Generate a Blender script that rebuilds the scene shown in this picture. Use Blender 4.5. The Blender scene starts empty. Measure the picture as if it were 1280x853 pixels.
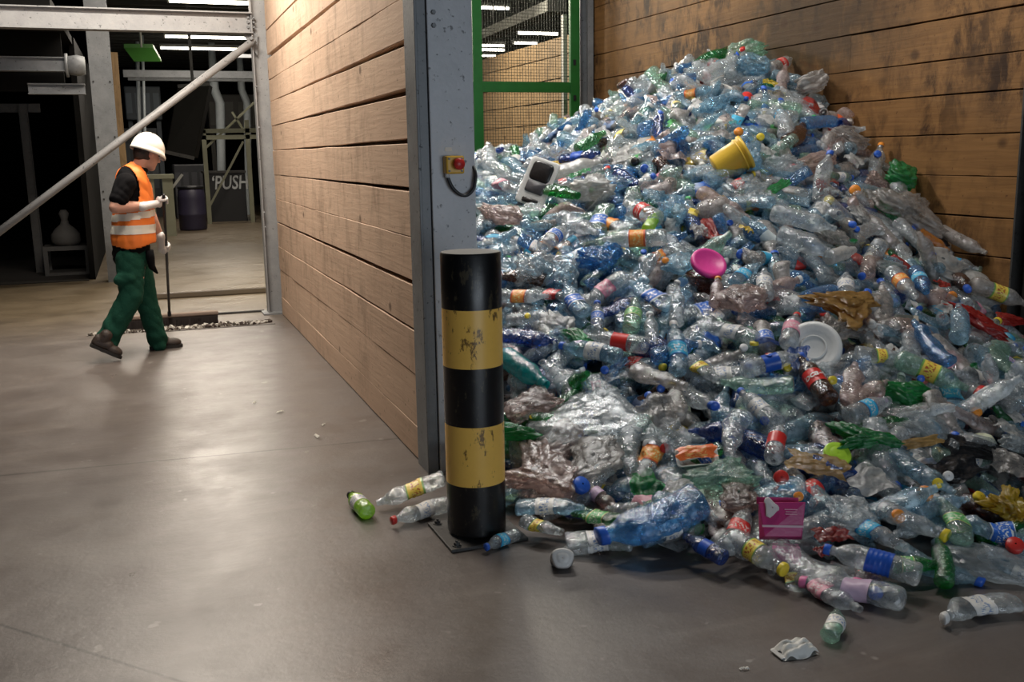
import bpy, math, random
import numpy as np
from mathutils import Vector, Matrix
random.seed(7)
rng = np.random.default_rng(11)
scn = bpy.context.scene
COL = scn.collection
PI = math.pi

# ------------------------------------------------------------------ camera
F = 1250.0; CAMH = 1.6
yaw, pitch, roll = math.radians(20.0), math.radians(10.6), .016
cf = np.array([math.sin(yaw)*math.cos(pitch), math.cos(yaw)*math.cos(pitch), -math.sin(pitch)])
r0 = np.array([math.cos(yaw), -math.sin(yaw), 0.]); u0 = np.cross(r0, cf)
cr = r0*math.cos(roll)-u0*math.sin(roll); cu = u0*math.cos(roll)+r0*math.sin(roll)
C0 = np.array([0, 0, CAMH])
cd = bpy.data.cameras.new('camera'); cam = bpy.data.objects.new('camera', cd); COL.objects.link(cam)
cd.sensor_width = 36; cd.lens = F/1280*36; cd.clip_end = 200; cd.clip_start = .05
M = Matrix.Identity(4)
for i in range(3):
    M[i][0] = cr[i]; M[i][1] = cu[i]; M[i][2] = -cf[i]; M[i][3] = C0[i]
cam.matrix_world = M
scn.camera = cam

def ray(x, y):
    d = cf*F+cr*(x-640)-cu*(y-426.5)
    return d/np.linalg.norm(d)
def proj(p):
    d = np.asarray(p, float)-C0; z = d@cf
    return 640+F*(d@cr)/z, 426.5-F*(d@cu)/z, z
def ony(x, y, Y): d = ray(x, y); return C0+d*(Y/d[1])
def onx(x, y, X): d = ray(x, y); return C0+d*(X/d[0])
def onz(x, y, Z=0.): d = ray(x, y); return C0+d*((Z-CAMH)/d[2])

# ------------------------------------------------------------------ materials
def newmat(name):
    m = bpy.data.materials.new(name); m.use_nodes = True
    nt = m.node_tree; nt.nodes.clear()
    o = nt.nodes.new('ShaderNodeOutputMaterial')
    return m, nt, o
def N(nt, t, **kw):
    n = nt.nodes.new(t)
    for k, v in kw.items():
        if k in n.inputs: n.inputs[k].default_value = v
        else: setattr(n, k, v)
    return n
def L(nt, a, b): nt.links.new(a, b)
def rgba(c): return (c[0], c[1], c[2], 1)
def noise(nt, vec, scale, detail=4, rough=.55, dist=0.):
    n = N(nt, 'ShaderNodeTexNoise', Scale=scale, Detail=detail, Roughness=rough, Distortion=dist)
    if vec is not None: L(nt, vec, n.inputs['Vector'])
    return n.outputs['Fac']
def ramp(nt, fac, stops):
    n = N(nt, 'ShaderNodeValToRGB'); e = n.color_ramp.elements
    while len(e) < len(stops): e.new(.5)
    for el, (p, c) in zip(e, stops):
        el.position = p; el.color = rgba(c) if not isinstance(c, (int, float)) else (c, c, c, 1)
    L(nt, fac, n.inputs[0]); return n.outputs[0]
def mixc(nt, fac, a, b, mode='MIX'):
    n = N(nt, 'ShaderNodeMix', data_type='RGBA', blend_type=mode)
    for s, v in ((0, fac), (6, a), (7, b)):
        if isinstance(v, (int, float)): n.inputs[s].default_value = v
        elif isinstance(v, tuple): n.inputs[s].default_value = rgba(v)
        else: L(nt, v, n.inputs[s])
    return n.outputs[2]
def mapr(nt, v, a, b, c, d):
    n = N(nt, 'ShaderNodeMapRange'); L(nt, v, n.inputs[0])
    for i, x in zip((1, 2, 3, 4), (a, b, c, d)): n.inputs[i].default_value = x
    return n.outputs[0]
def coords(nt, kind='Object', scale=None):
    t = N(nt, 'ShaderNodeTexCoord').outputs[kind]
    if scale is None: return t
    m = N(nt, 'ShaderNodeMapping'); m.inputs['Scale'].default_value = scale
    L(nt, t, m.inputs[0]); return m.outputs[0]
def bump(nt, h, strength, dist):
    n = N(nt, 'ShaderNodeBump', Strength=strength, Distance=dist); L(nt, h, n.inputs['Height']); return n.outputs[0]

_cache = {}
def plain(name, col, rough=.5, metal=0., var=.12, spec=.5, bumpy=0.):
    """simple painted / plastic / cloth material with slight procedural variation"""
    if name in _cache: return _cache[name]
    m, nt, o = newmat(name); b = N(nt, 'ShaderNodeBsdfPrincipled', Roughness=rough, Metallic=metal)
    b.inputs['Specular IOR Level'].default_value = spec
    co = coords(nt); n = noise(nt, co, 9.)
    c = mixc(nt, n, tuple(max(0, x*(1-var)) for x in col), tuple(min(1, x*(1+var)) for x in col))
    L(nt, c, b.inputs['Base Color'])
    if bumpy: L(nt, bump(nt, noise(nt, co, 60.), bumpy, .01), b.inputs['Normal'])
    L(nt, b.outputs[0], o.inputs[0]); _cache[name] = m; return m

def pet(name, tint, milk=.16, scat=None, rough=.085, fmin=.06, bs=1., fmax=.52):
    """thin clear plastic: tinted transparency, gloss by angle, a little scuffed scatter"""
    if name in _cache: return _cache[name]
    m, nt, o = newmat(name); co = coords(nt)
    h = N(nt, 'ShaderNodeTexVoronoi', Scale=56.*bs); L(nt, co, h.inputs['Vector'])
    n1 = noise(nt, co, 80.*bs, 4, .65)
    hs = N(nt, 'ShaderNodeMath', operation='ADD'); L(nt, h.outputs['Distance'], hs.inputs[0]); L(nt, n1, hs.inputs[1])
    nb = bump(nt, hs.outputs[0], .5, .010)
    tr = N(nt, 'ShaderNodeBsdfTransparent'); tr.inputs[0].default_value = rgba(tint)
    scat = scat or tuple(min(.8, .25+.5*x) for x in tint)
    df = N(nt, 'ShaderNodeBsdfDiffuse'); df.inputs[0].default_value = rgba(scat)
    tl = N(nt, 'ShaderNodeBsdfTranslucent'); tl.inputs[0].default_value = rgba(scat)
    dm = N(nt, 'ShaderNodeMixShader', Fac=.45); L(nt, df.outputs[0], dm.inputs[1]); L(nt, tl.outputs[0], dm.inputs[2])
    L(nt, nb, df.inputs['Normal'])
    mk = noise(nt, co, 14.*bs, 4, .65)
    mfac = mapr(nt, mk, .35, .7, milk*.75, min(1, milk*2.5))
    mx = N(nt, 'ShaderNodeMixShader'); L(nt, mfac, mx.inputs[0]); L(nt, tr.outputs[0], mx.inputs[1]); L(nt, dm.outputs[0], mx.inputs[2])
    gl = N(nt, 'ShaderNodeBsdfGlossy', Roughness=rough); gl.inputs[0].default_value = (.95, .97, 1, 1); L(nt, nb, gl.inputs['Normal'])
    lw = N(nt, 'ShaderNodeLayerWeight', Blend=.3); L(nt, nb, lw.inputs['Normal'])
    ff = mapr(nt, lw.outputs['Facing'], 0, 1, fmin, fmax)
    m2 = N(nt, 'ShaderNodeMixShader'); L(nt, ff, m2.inputs[0]); L(nt, mx.outputs[0], m2.inputs[1]); L(nt, gl.outputs[0], m2.inputs[2])
    L(nt, m2.outputs[0], o.inputs[0]); _cache[name] = m; return m

def wrapmat(name, c1, c2, c3=None):
    """printed sleeve: a field colour with end bands and broken print in the middle"""
    if name in _cache: return _cache[name]
    m, nt, o = newmat(name); b = N(nt, 'ShaderNodeBsdfPrincipled', Roughness=.32)
    g = coords(nt, 'Generated'); s = N(nt, 'ShaderNodeSeparateXYZ'); L(nt, g, s.inputs[0])
    c3 = c3 or c2
    band = ramp(nt, s.outputs[0], [(0, c3), (.1, c1), (.88, c1), (.93, c3)])
    for e in bpy.data.materials[m.name].node_tree.nodes:
        if e.type == 'VALTORGB': e.color_ramp.interpolation = 'CONSTANT'
    v = N(nt, 'ShaderNodeTexNoise', Scale=7., Detail=2.)
    mp = N(nt, 'ShaderNodeMapping'); mp.inputs['Scale'].default_value = (1.0, 1.8, 1.8); L(nt, g, mp.inputs[0]); L(nt, mp.outputs[0], v.inputs['Vector'])
    pr = ramp(nt, v.outputs['Fac'], [(.0, 0), (.53, 0), (.56, 1)])
    wm = ramp(nt, s.outputs[0], [(0, 0), (.22, 0), (.25, 1), (.72, 1), (.75, 0)])
    mm = N(nt, 'ShaderNodeMath', operation='MULTIPLY'); L(nt, pr, mm.inputs[0]); L(nt, wm, mm.inputs[1])
    L(nt, mixc(nt, mm.outputs[0], band, c2), b.inputs['Base Color'])
    L(nt, bump(nt, noise(nt, coords(nt), 50.), .35, .01), b.inputs['Normal'])
    L(nt, b.outputs[0], o.inputs[0]); _cache[name] = m; return m

def emis(name, col, s):
    m, nt, o = newmat(name); e = N(nt, 'ShaderNodeEmission', Strength=s); e.inputs[0].default_value = rgba(col)
    L(nt, e.outputs[0], o.inputs[0]); return m

def steelmat(name, c1, c2, rough=.5, metal=.5):
    m, nt, o = newmat(name); b = N(nt, 'ShaderNodeBsdfPrincipled', Metallic=metal)
    co = coords(nt); n = noise(nt, co, 5., 8, .7); n2 = noise(nt, co, 38., 3)
    c = mixc(nt, ramp(nt, n, [(.3, 0), (.7, 1)]), c1, c2)
    sp = ramp(nt, n2, [(.0, 1), (.3, 1), (.36, 0)])
    c = mixc(nt, sp, c, tuple(x*.45 for x in c1))
    L(nt, c, b.inputs['Base Color']); L(nt, mapr(nt, n, 0, 1, rough-.1, rough+.15), b.inputs['Roughness'])
    L(nt, bump(nt, n2, .15, .01), b.inputs['Normal'])
    L(nt, b.outputs[0], o.inputs[0]); return m

def woodmat(name, c1, c2, dark, stain, axis=1, th=(.4, .6, .47, .62), knot=1., soot_shadow=None):
    m, nt, o = newmat(name); b = N(nt, 'ShaderNodeBsdfPrincipled')
    b.inputs['Specular IOR Level'].default_value = .25
    sc = [9., 9., 9.]; sc[axis] = .55
    co = coords(nt); gr = noise(nt, coords(nt, 'Object', tuple(sc)), 3.2, 8, .62, .6)
    at = N(nt, 'ShaderNodeAttribute', attribute_name='board')
    c = mixc(nt, ramp(nt, gr, [(.3, 0), (.72, 1)]), c1, c2)
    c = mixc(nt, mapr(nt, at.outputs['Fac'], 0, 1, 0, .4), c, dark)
    big = noise(nt, co, 1.1, 5, .6)
    blot = noise(nt, coords(nt, 'Object', (7., 5., 2.6)), 1.0, 6, .7, .3)
    mu = N(nt, 'ShaderNodeMath', operation='MULTIPLY'); L(nt, ramp(nt, big, [(th[0], 0), (th[1], 1)]), mu.inputs[0]); L(nt, ramp(nt, blot, [(th[2], 0), (th[3], 1)]), mu.inputs[1])
    sf = N(nt, 'ShaderNodeMath', operation='MULTIPLY'); L(nt, mu.outputs[0], sf.inputs[0]); sf.inputs[1].default_value = stain
    c = mixc(nt, sf.outputs[0], c, tuple(x*.35 for x in dark))
    if soot_shadow:      # sooty patch with ragged drips; the heap's shadow is painted in too
        mp = N(nt, 'ShaderNodeVectorMath', operation='SUBTRACT'); L(nt, co, mp.inputs[0]); mp.inputs[1].default_value = soot_shadow[0]
        dv = N(nt, 'ShaderNodeVectorMath', operation='DIVIDE'); L(nt, mp.outputs[0], dv.inputs[0]); dv.inputs[1].default_value = soot_shadow[1]
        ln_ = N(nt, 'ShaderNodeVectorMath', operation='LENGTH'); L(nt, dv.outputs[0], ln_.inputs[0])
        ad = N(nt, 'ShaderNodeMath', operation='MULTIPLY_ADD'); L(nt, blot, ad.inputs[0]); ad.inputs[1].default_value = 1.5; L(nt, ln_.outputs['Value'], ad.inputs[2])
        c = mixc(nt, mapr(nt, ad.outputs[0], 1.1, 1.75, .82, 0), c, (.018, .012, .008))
    kc = [1., 1., 1.]; kc[axis] = .8
    vk = N(nt, 'ShaderNodeTexVoronoi', Scale=2.3, Randomness=1.); L(nt, coords(nt, 'Object', tuple(kc)), vk.inputs['Vector'])
    kn = ramp(nt, vk.outputs['Distance'], [(0, .9), (.045*knot, .7), (.075*knot, 0)])
    c = mixc(nt, kn, c, tuple(x*.4 for x in dark))
    sp = ramp(nt, noise(nt, co, 30., 3), [(0, 0), (.66, 0), (.7, .55)])
    c = mixc(nt, sp, c, tuple(x*.6 for x in dark))
    L(nt, c, b.inputs['Base Color']); b.inputs['Roughness'].default_value = .68
    L(nt, bump(nt, gr, .17, .02), b.inputs['Normal'])
    L(nt, b.outputs[0], o.inputs[0]); return m

# ------------------------------------------------------------------ mesh helpers
class MB:
    def __init__(s): s.v = []; s.f = []; s.mi = []; s.cur = 0
    def add(s, vs, fs):
        o = len(s.v); s.v += [tuple(map(float, p)) for p in vs]
        s.f += [tuple(i+o for i in q) for q in fs]; s.mi += [s.cur]*len(fs)
    def box(s, lo, hi, mat=None):
        x0, y0, z0 = lo; x1, y1, z1 = hi
        vs = [(x0, y0, z0), (x1, y0, z0), (x1, y1, z0), (x0, y1, z0), (x0, y0, z1), (x1, y0, z1), (x1, y1, z1), (x0, y1, z1)]
        if mat is not None: vs = [tuple(mat @ Vector(p)) for p in vs]
        s.add(vs, [(0, 3, 2, 1), (4, 5, 6, 7), (0, 1, 5, 4), (1, 2, 6, 5), (2, 3, 7, 6), (3, 0, 4, 7)])
    def bar(s, a, b, w, h, up=(0, 0, 1)):
        a = Vector(a); b = Vector(b); d = (b-a); ln = d.length; d.normalize()
        y = Vector(up).cross(d)
        if y.length < 1e-4: y = Vector((1, 0, 0)).cross(d)
        y.normalize(); z = d.cross(y)
        m = Matrix((d, y, z)).transposed().to_4x4(); m.translation = a
        s.box((0, -w/2, -h/2), (ln, w/2, h/2), m)
    def tube(s, pts, rad, n=12, cap=True):
        pts = [Vector(p) for p in pts]; rad = rad if hasattr(rad, '__len__') else [rad]*len(pts)
        vs = []; fs = []; ref = None
        for i, p in enumerate(pts):
            d = (pts[min(i+1, len(pts)-1)]-pts[max(i-1, 0)]).normalized()
            if ref is None: ref = d.orthogonal().normalized()
            ref = (ref-d*ref.dot(d)).normalized(); y = d.cross(ref)
            for k in range(n):
                a = 2*PI*k/n; vs.append(p+(ref*math.cos(a)+y*math.sin(a))*rad[i])
        for i in range(len(pts)-1):
            for k in range(n):
                k2 = (k+1) % n; fs.append((i*n+k, i*n+k2, (i+1)*n+k2, (i+1)*n+k))
        if cap: fs.append(tuple(range(n))[::-1]); fs.append(tuple((len(pts)-1)*n+k for k in range(n)))
        s.add(vs, fs)
    def lathe(s, prof, n=24, mat=None, cap=(True, True)):
        """profile [(r, z)] about z"""
        vs = []; fs = []
        for r, z in prof:
            for k in range(n):
                a = 2*PI*k/n; vs.append((r*math.cos(a), r*math.sin(a), z))
        for i in range(len(prof)-1):
            for k in range(n):
                k2 = (k+1) % n; fs.append((i*n+k, i*n+k2, (i+1)*n+k2, (i+1)*n+k))
        if cap[0]: fs.append(tuple(range(n))[::-1])
        if cap[1]: fs.append(tuple((len(prof)-1)*n+k for k in range(n)))
        if mat is not None: vs = [tuple(mat @ Vector(p)) for p in vs]
        s.add(vs, fs)
    def mesh(s, name, mats, smooth=False):
        me = bpy.data.meshes.new(name); me.from_pydata(s.v, [], s.f)
        for m in (mats if isinstance(mats, (list, tuple)) else [mats]): me.materials.append(m)
        if any(s.mi): me.polygons.foreach_set('material_index', s.mi)
        if smooth: me.polygons.foreach_set('use_smooth', [True]*len(s.f))
        me.update(); return me
    def build(s, name, mats, parent=None, smooth=False, bevel=0.):
        o = bpy.data.objects.new(name, s.mesh(name, mats, smooth)); COL.objects.link(o)
        if parent is not None: o.parent = parent
        if bevel:
            b = o.modifiers.new('bevel', 'BEVEL'); b.width = bevel; b.segments = 2; b.limit_method = 'ANGLE'
        return o

def tag(o, label=None, cat=None, group=None, kind=None):
    if label: o['label'] = label
    if cat: o['category'] = cat
    if group: o['group'] = group
    if kind: o['kind'] = kind
    return o
def empty(name, loc, label, cat, group=None):
    o = bpy.data.objects.new(name, None); COL.objects.link(o); o.location = Vector([float(q) for q in loc]); o.empty_display_size = .1
    return tag(o, label, cat, group, 'thing')
def link(name, me, parent=None, mat=None):
    o = bpy.data.objects.new(name, me); COL.objects.link(o)
    if parent is not None: o.parent = parent
    if mat is not None:
        o.material_slots[0].link = 'OBJECT'; o.material_slots[0].material = mat
    return o
def smooth_angle(o, ang=35):
    me = o.data; me.polygons.foreach_set('use_smooth', [True]*len(me.polygons))
    try: me.set_sharp_from_angle(angle=math.radians(ang))
    except Exception: pass

# palettes
GALV = steelmat('galvanised_steel', (.45, .46, .48), (.60, .61, .64), .5, .12)
GALVD = steelmat('dull_galvanised_steel', (.17, .18, .19), (.27, .28, .29), .55, .3)
DARKST = steelmat('dark_steel', (.035, .034, .033), (.07, .068, .066), .6, .3)
GALVM = steelmat('weathered_frame_steel', (.235, .24, .25), (.34, .345, .35), .55, .2)
PALEST = steelmat('pale_painted_steel', (.30, .30, .275), (.40, .40, .37), .5, .1)
GREEN = plain('green_paint', (.012, .13, .022), .4, 0, .25)
WOODL = woodmat('pale_timber', (.72, .525, .385), (.645, .46, .335), (.30, .20, .14), .35)
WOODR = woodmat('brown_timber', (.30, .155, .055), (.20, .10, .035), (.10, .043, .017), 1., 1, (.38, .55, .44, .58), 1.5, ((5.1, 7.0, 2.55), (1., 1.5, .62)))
exec_parts = []
# ------------------------------------------------------------------ the setting
def floormat():
    m, nt, o = newmat('worn_concrete'); b = N(nt, 'ShaderNodeBsdfPrincipled')
    co = coords(nt); big = noise(nt, co, .45, 6, .6, .4); mid = noise(nt, co, 2.2, 8, .68); fine = noise(nt, co, 26., 6, .7)
    st = noise(nt, coords(nt, 'Object', (.8, 4., 1.)), 1.2, 7, .68, .5)
    c = mixc(nt, ramp(nt, big, [(.3, 0), (.7, 1)]), (.098, .084, .078), (.146, .126, .116))
    c = mixc(nt, ramp(nt, mid, [(.35, 0), (.75, .45)]), c, (.09, .076, .070))
    c = mixc(nt, ramp(nt, st, [(.5, 0), (.75, .4)]), c, (.21, .187, .168))
    c = mixc(nt, ramp(nt, fine, [(.28, .6), (.40, 0)]), c, (.11, .095, .085))
    c = mixc(nt, ramp(nt, noise(nt, co, 9., 2), [(.70, 0), (.74, .5)]), c, (.32, .30, .28))
    # brown wet dirt far down the aisle
    s = N(nt, 'ShaderNodeSeparateXYZ'); L(nt, co, s.inputs[0])
    wob = N(nt, 'ShaderNodeMath', operation='MULTIPLY_ADD'); L(nt, mid, wob.inputs[0]); wob.inputs[1].default_value = 1.2; L(nt, s.outputs[1], wob.inputs[2])
    c = mixc(nt, mapr(nt, wob.outputs[0], 10.2, 12.2, 0, .8), c, mixc(nt, mid, (.11, .08, .048), (.21, .16, .095)))
    def line(a, bb, w):
        a = onz(*a); bb = onz(*bb); d = (bb-a)[:2]; d /= np.linalg.norm(d); n = (-d[1], d[0]); k = -(a[0]*n[0]+a[1]*n[1])
        dp = N(nt, 'ShaderNodeVectorMath', operation='DOT_PRODUCT'); L(nt, co, dp.inputs[0]); dp.inputs[1].default_value = (n[0], n[1], 0)
        ad = N(nt, 'ShaderNodeMath', operation='ADD'); L(nt, dp.outputs['Value'], ad.inputs[0]); ad.inputs[1].default_value = k
        ab = N(nt, 'ShaderNodeMath', operation='ABSOLUTE'); L(nt, ad.outputs[0], ab.inputs[0])
        wv = N(nt, 'ShaderNodeMath', operation='MULTIPLY_ADD'); L(nt, fine, wv.inputs[0]); wv.inputs[1].default_value = w; L(nt, ab.outputs[0], wv.inputs[2])
        return mapr(nt, wv.outputs[0], w*.75, w*1.6, .9, 0)
    c = mixc(nt, line((0, 595), (480, 550), .012), c, (.03, .025, .022))
    c = mixc(nt, line((0, 781), (228, 853), .009), c, (.03, .025, .022))
    L(nt, c, b.inputs['Base Color'])
    L(nt, mapr(nt, mid, .3, .75, .27, .5), b.inputs['Roughness']); b.inputs['Specular IOR Level'].default_value = .65
    hb = N(nt, 'ShaderNodeMath', operation='ADD'); L(nt, fine, hb.inputs[0]); L(nt, st, hb.inputs[1])
    L(nt, bump(nt, hb.outputs[0], .13, .012), b.inputs['Normal'])
    L(nt, b.outputs[0], o.inputs[0]); return m
FLOORM = floormat()
def struct(o): return tag(o, kind='structure')
mb = MB(); mb.box((-14, -6, -.2), (14, 42, 0)); struct(mb.build('floor', FLOORM))
mb = MB(); mb.box((-.02, 12.25, 0), (2.9, 33, .075)); struct(mb.build('trim_1', FLOORM, bevel=.015))
DK = plain('shade_dark_wall', (.007, .0068, .0065), .9, 0, .12, .1)  # near black stands in for the shade of bay and hall
DKC = plain('dim_ceiling', (.07, .07, .062), .8)
XP, XR = 1.275, 5.1

def boardwall(name, mat, boards, thick, facing, x, back=None):
    """boards: (y0, y1, za0, za1, zb0, zb1) lower edge z at both ends, upper edge z at both ends"""
    v = []; f = []; at = []
    for (y0, y1, a0, a1, b0, b1) in boards:
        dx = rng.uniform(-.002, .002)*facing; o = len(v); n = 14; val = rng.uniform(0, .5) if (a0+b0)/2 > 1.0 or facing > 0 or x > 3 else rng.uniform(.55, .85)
        for i in range(n+1):
            t = i/n; y = y0+(y1-y0)*t; lo = a0+(a1-a0)*t+rng.normal(0, .0012); hi = b0+(b1-b0)*t+rng.normal(0, .0012)
            cx = x+dx+rng.normal(0, .0012)
            bw = .003*facing
            v += [(cx-bw, y, lo), (cx, y, lo+.003), (cx, y, hi-.003), (cx-bw, y, hi), (x-thick*facing, y, hi), (x-thick*facing, y, lo)]
        for i in range(n):
            for k in range(6):
                q = (o+i*6+k, o+i*6+(k+1) % 6, o+(i+1)*6+(k+1) % 6, o+(i+1)*6+k)
                f.append(q if facing < 0 else q[::-1]); at.append(val)
        f.append(tuple(o+k for k in range(6))); f.append(tuple(o+n*6+k for k in range(6))[::-1]); at += [val, val]
    me = bpy.data.meshes.new(name); me.from_pydata(v, [], f); me.materials.append(mat)
    a = me.attributes.new('board', 'FLOAT', 'FACE'); a.data.foreach_set('value', np.array(at, dtype=np.float32))
    me.update(); o = bpy.data.objects.new(name, me); COL.objects.link(o); return struct(o)

# partition (left side of the bay): full length boards with wedge-shaped gaps; seen from the aisle
zs = [0.005, .185, .47, .708, .955, 1.19, 1.432, 1.671, 1.911, 2.147, 2.36, 2.585, 2.83, 3.08, 3.33, 3.58, 3.83, 4.08]
gapf = {3: .012, 4: .026, 6: .022, 7: .022, 8: .034, 9: .030, 11: .012, 12: .03}     # gap (front end)
gapb = {4: .014, 7: .006, 11: .040, 12: .004}                                           # gap (far end)
bd = []
for i in range(len(zs)-1):
    bd.append((4.945, 10.45, zs[i]+gapf.get(i, .0015)/2, zs[i]+gapb.get(i, .0015)/2, zs[i+1]-gapf.get(i+1, .0015)/2, zs[i+1]-gapb.get(i+1, .0015)/2))
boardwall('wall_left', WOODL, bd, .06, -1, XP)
mb = MB(); mb.box((XP+.062, 4.945, 0), (XP+.13, 10.45, 4.08)); struct(mb.build('trim_2', woodmat('partition_core_timber', (.2, .12, .06), (.15, .09, .045), (.06, .03, .015), .5)))
# right wall
zr = [0.005, .34, .62, .90, 1.15, 1.41, 1.68, 1.94, 2.17, 2.438, 2.715, 2.985, 3.25, 3.52, 3.8, 4.05]
bd = []
for i in range(len(zr)-1):
    cuts = [4.77, 11.05] if i % 3 == 1 else ([4.77, 8.3, 11.05] if i % 3 == 0 else [4.77, 6.45, 11.05])
    for a, b2 in zip(cuts[:-1], cuts[1:]):
        g0 = rng.uniform(.002, .012); g1 = rng.uniform(.002, .012)
        bd.append((a+.002, b2-.002, zr[i]+g0/2, zr[i]+g1/2, zr[i+1]-rng.uniform(.001, .006), zr[i+1]-rng.uniform(.001, .006)))
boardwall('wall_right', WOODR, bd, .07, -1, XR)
mb = MB(); mb.box((XR+.075, 4.77, 0), (XR+.12, 11.05, 4.05)); struct(mb.build('trim_3', DK))
bd = []
zb = [0.0, .3, .58, .86, 1.14, 1.42, 1.70, 1.98, 2.26, 2.54, 2.82, 3.05]
for i in range(len(zb)-1): bd.append((11.3, 19, zb[i]+.005, zb[i]+.004, zb[i+1]-.008, zb[i+1]-.003))
boardwall('wall_back', woodmat('mid_timber', (.25, .165, .085), (.19, .122, .06), (.1, .06, .03), .4), bd, .07, -1, XR+.02)
# hall beyond
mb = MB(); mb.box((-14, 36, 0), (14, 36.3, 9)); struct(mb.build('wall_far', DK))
mb = MB()
mb.box((-.7, 11.3, 4.72), (14, 36, 4.9))
for k in range(36): mb.box((-.7, 11.6+k*.7, 4.55), (14, 11.72+k*.7, 4.72))
struct(mb.build('ceiling', DKC))
mb = MB(); mb.box((-14, 11.2, 3.1), (-.7, 24, 3.2)); mb.box((-14, 13.4, 2.42), (-.76, 13.5, 3.1)); mb.box((-14, 24, 0), (-.7, 24.1, 3.2)); mb.box((-.75, 14.75, 0), (-.68, 24, 3.2)); mb.box((-6, 11.2, 0), (-5.9, 24, 3.2))  # bay soffit and walls; the hidden side one is added to block light
struct(mb.build('wall_shading', DK))
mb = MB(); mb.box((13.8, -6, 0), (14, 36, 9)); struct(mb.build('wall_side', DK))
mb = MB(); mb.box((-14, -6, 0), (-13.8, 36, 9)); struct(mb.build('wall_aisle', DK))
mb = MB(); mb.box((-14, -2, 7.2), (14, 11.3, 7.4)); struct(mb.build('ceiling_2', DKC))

# ------------------------------------------------------------------ steelwork
def hbeam(mb, a, b, w, h, t=.014, up=(0, 0, 1)):
    a = Vector(a); b = Vector(b); d = (b-a).normalized(); y = Vector(up).cross(d).normalized(); z = d.cross(y)
    mb.bar(a+z*(h/2-t/2), b+z*(h/2-t/2), w, t, up); mb.bar(a-z*(h/2-t/2), b-z*(h/2-t/2), w, t, up); mb.bar(a, b, t*.8, h-2*t, up)
def boltset(mb, pts, axis, r=.012, h=.014):
    for p in pts:
        q = Vector(axis).to_track_quat('Z', 'Y').to_matrix().to_4x4(); q.translation = Vector(p)
        mb.lathe([(r, -.004), (r, h*.7), (r*.8, h)], 6, q)
def boltparts(pts, axis, r, mat, root):
    for p in pts:
        m = MB(); boltset(m, [p], axis, r); part(m, 'bolt', mat, root)
# column at the mouth of the partition
colr = empty('steel_column', (1.43, 4.83, 0), 'broad grey galvanised steel column at the near end of the timber partition', 'column')
def part(mb, name, mat, root, smooth=False, bevel=0.):
    o = mb.build(name, mat, root, smooth, bevel); 
    o.matrix_parent_inverse = Matrix.Translation(-root.location) if root.type == 'EMPTY' else Matrix.Identity(4)
    return o
mb = MB(); hbeam(mb, (1.43, 4.83, 0), (1.43, 4.83, 4.6), .222, .22, .016, (0, 1, 0)); part(mb, 'beam_section', GALV, colr, bevel=.004)
mb = MB(); mb.box((1.262, 4.735, 0), (1.316, 4.944, 4.6)); mb.box((1.258, 4.728, 0), (1.272, 4.735, 4.6)); part(mb, 'edge_angle', GALVD, colr, bevel=.003)
boltparts([(1.35, 4.72, z) for z in (2.2, 2.26)], (0, -1, 0), .012, GALVD, colr)
pos = onx(560, 187, 0.1)
def onplane(x, y): return ony(x, y, 4.72)
es = empty('emergency_stop', onplane(563, 206), 'yellow emergency stop box with red push button on the grey column', 'switch')
a = onplane(553, 195); b = onplane(576, 217)
YEL = plain('yellow_plastic', (.72, .42, .04), .4); REDP = plain('red_plastic', (.55, .03, .025), .35); BLK = plain('black_rubber', (.012, .013, .016), .45)
mb = MB(); mb.box((a[0], 4.655, b[2]), (b[0], 4.7195, a[2])); part(mb, 'box', YEL, es, bevel=.008)
c = onplane(567, 205); rm = Matrix.Translation((c[0], 4.655, c[2])) @ Matrix.Rotation(PI/2, 4, 'X')
mb = MB(); mb.lathe([(.017, 0), (.017, .018), (.027, .02), (.028, .032), (.022, .04), (.001, .042)], 20, rm); part(mb, 'push_button', REDP, es, True)
mb = MB(); boltset(mb, [(a[0]+.014, 4.655, a[2]-.014), (b[0]-.014, 4.655, a[2]-.014), (a[0]+.014, 4.655, b[2]+.014), (b[0]-.014, 4.655, b[2]+.014)], (0, -1, 0), .006, .004); part(mb, 'screws', GALVD, es)
px = [(559, 217), (561, 225), (566, 235), (575, 243), (584, 244), (592, 236), (594, 225), (592, 212), (590, 198)]
pts = [ony(x, y, 4.69) for x, y in px]; pts[-1] = pts[-1]+np.array([0, .12, .02]); pts[-2] = pts[-2]+np.array([0.012, .02, 0])
sp = []
for i in range(len(pts)-1):
    p0, p1, p2, p3 = pts[max(i-1, 0)], pts[i], pts[i+1], pts[min(i+2, len(pts)-1)]
    for t in np.linspace(0, 1, 5)[:-1]: sp.append(.5*((2*p1)+(-p0+p2)*t+(2*p0-5*p1+4*p2-p3)*t*t+(-p0+3*p1-3*p2+p3)*t**3))
sp.append(pts[-1])
mb = MB(); mb.tube(sp, .0085, 10); part(mb, 'cable', BLK, es, True)
mb = MB(); mb.tube([sp[0]+np.array([0, 0, .004]), sp[0]-np.array([0, 0, .02])], .012, 10); part(mb, 'cable_gland', GALV, es, True)
a = onplane(556, 184); b = onplane(565, 189)
mb = MB(); mb.box((a[0], 4.7165, b[2]), (b[0], 4.7195, a[2])); tag(mb.build('sticker', plain('white_paper', (.7, .7, .68), .6)), 'small white sticker above the yellow emergency stop box', 'sticker', None, 'thing')
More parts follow.
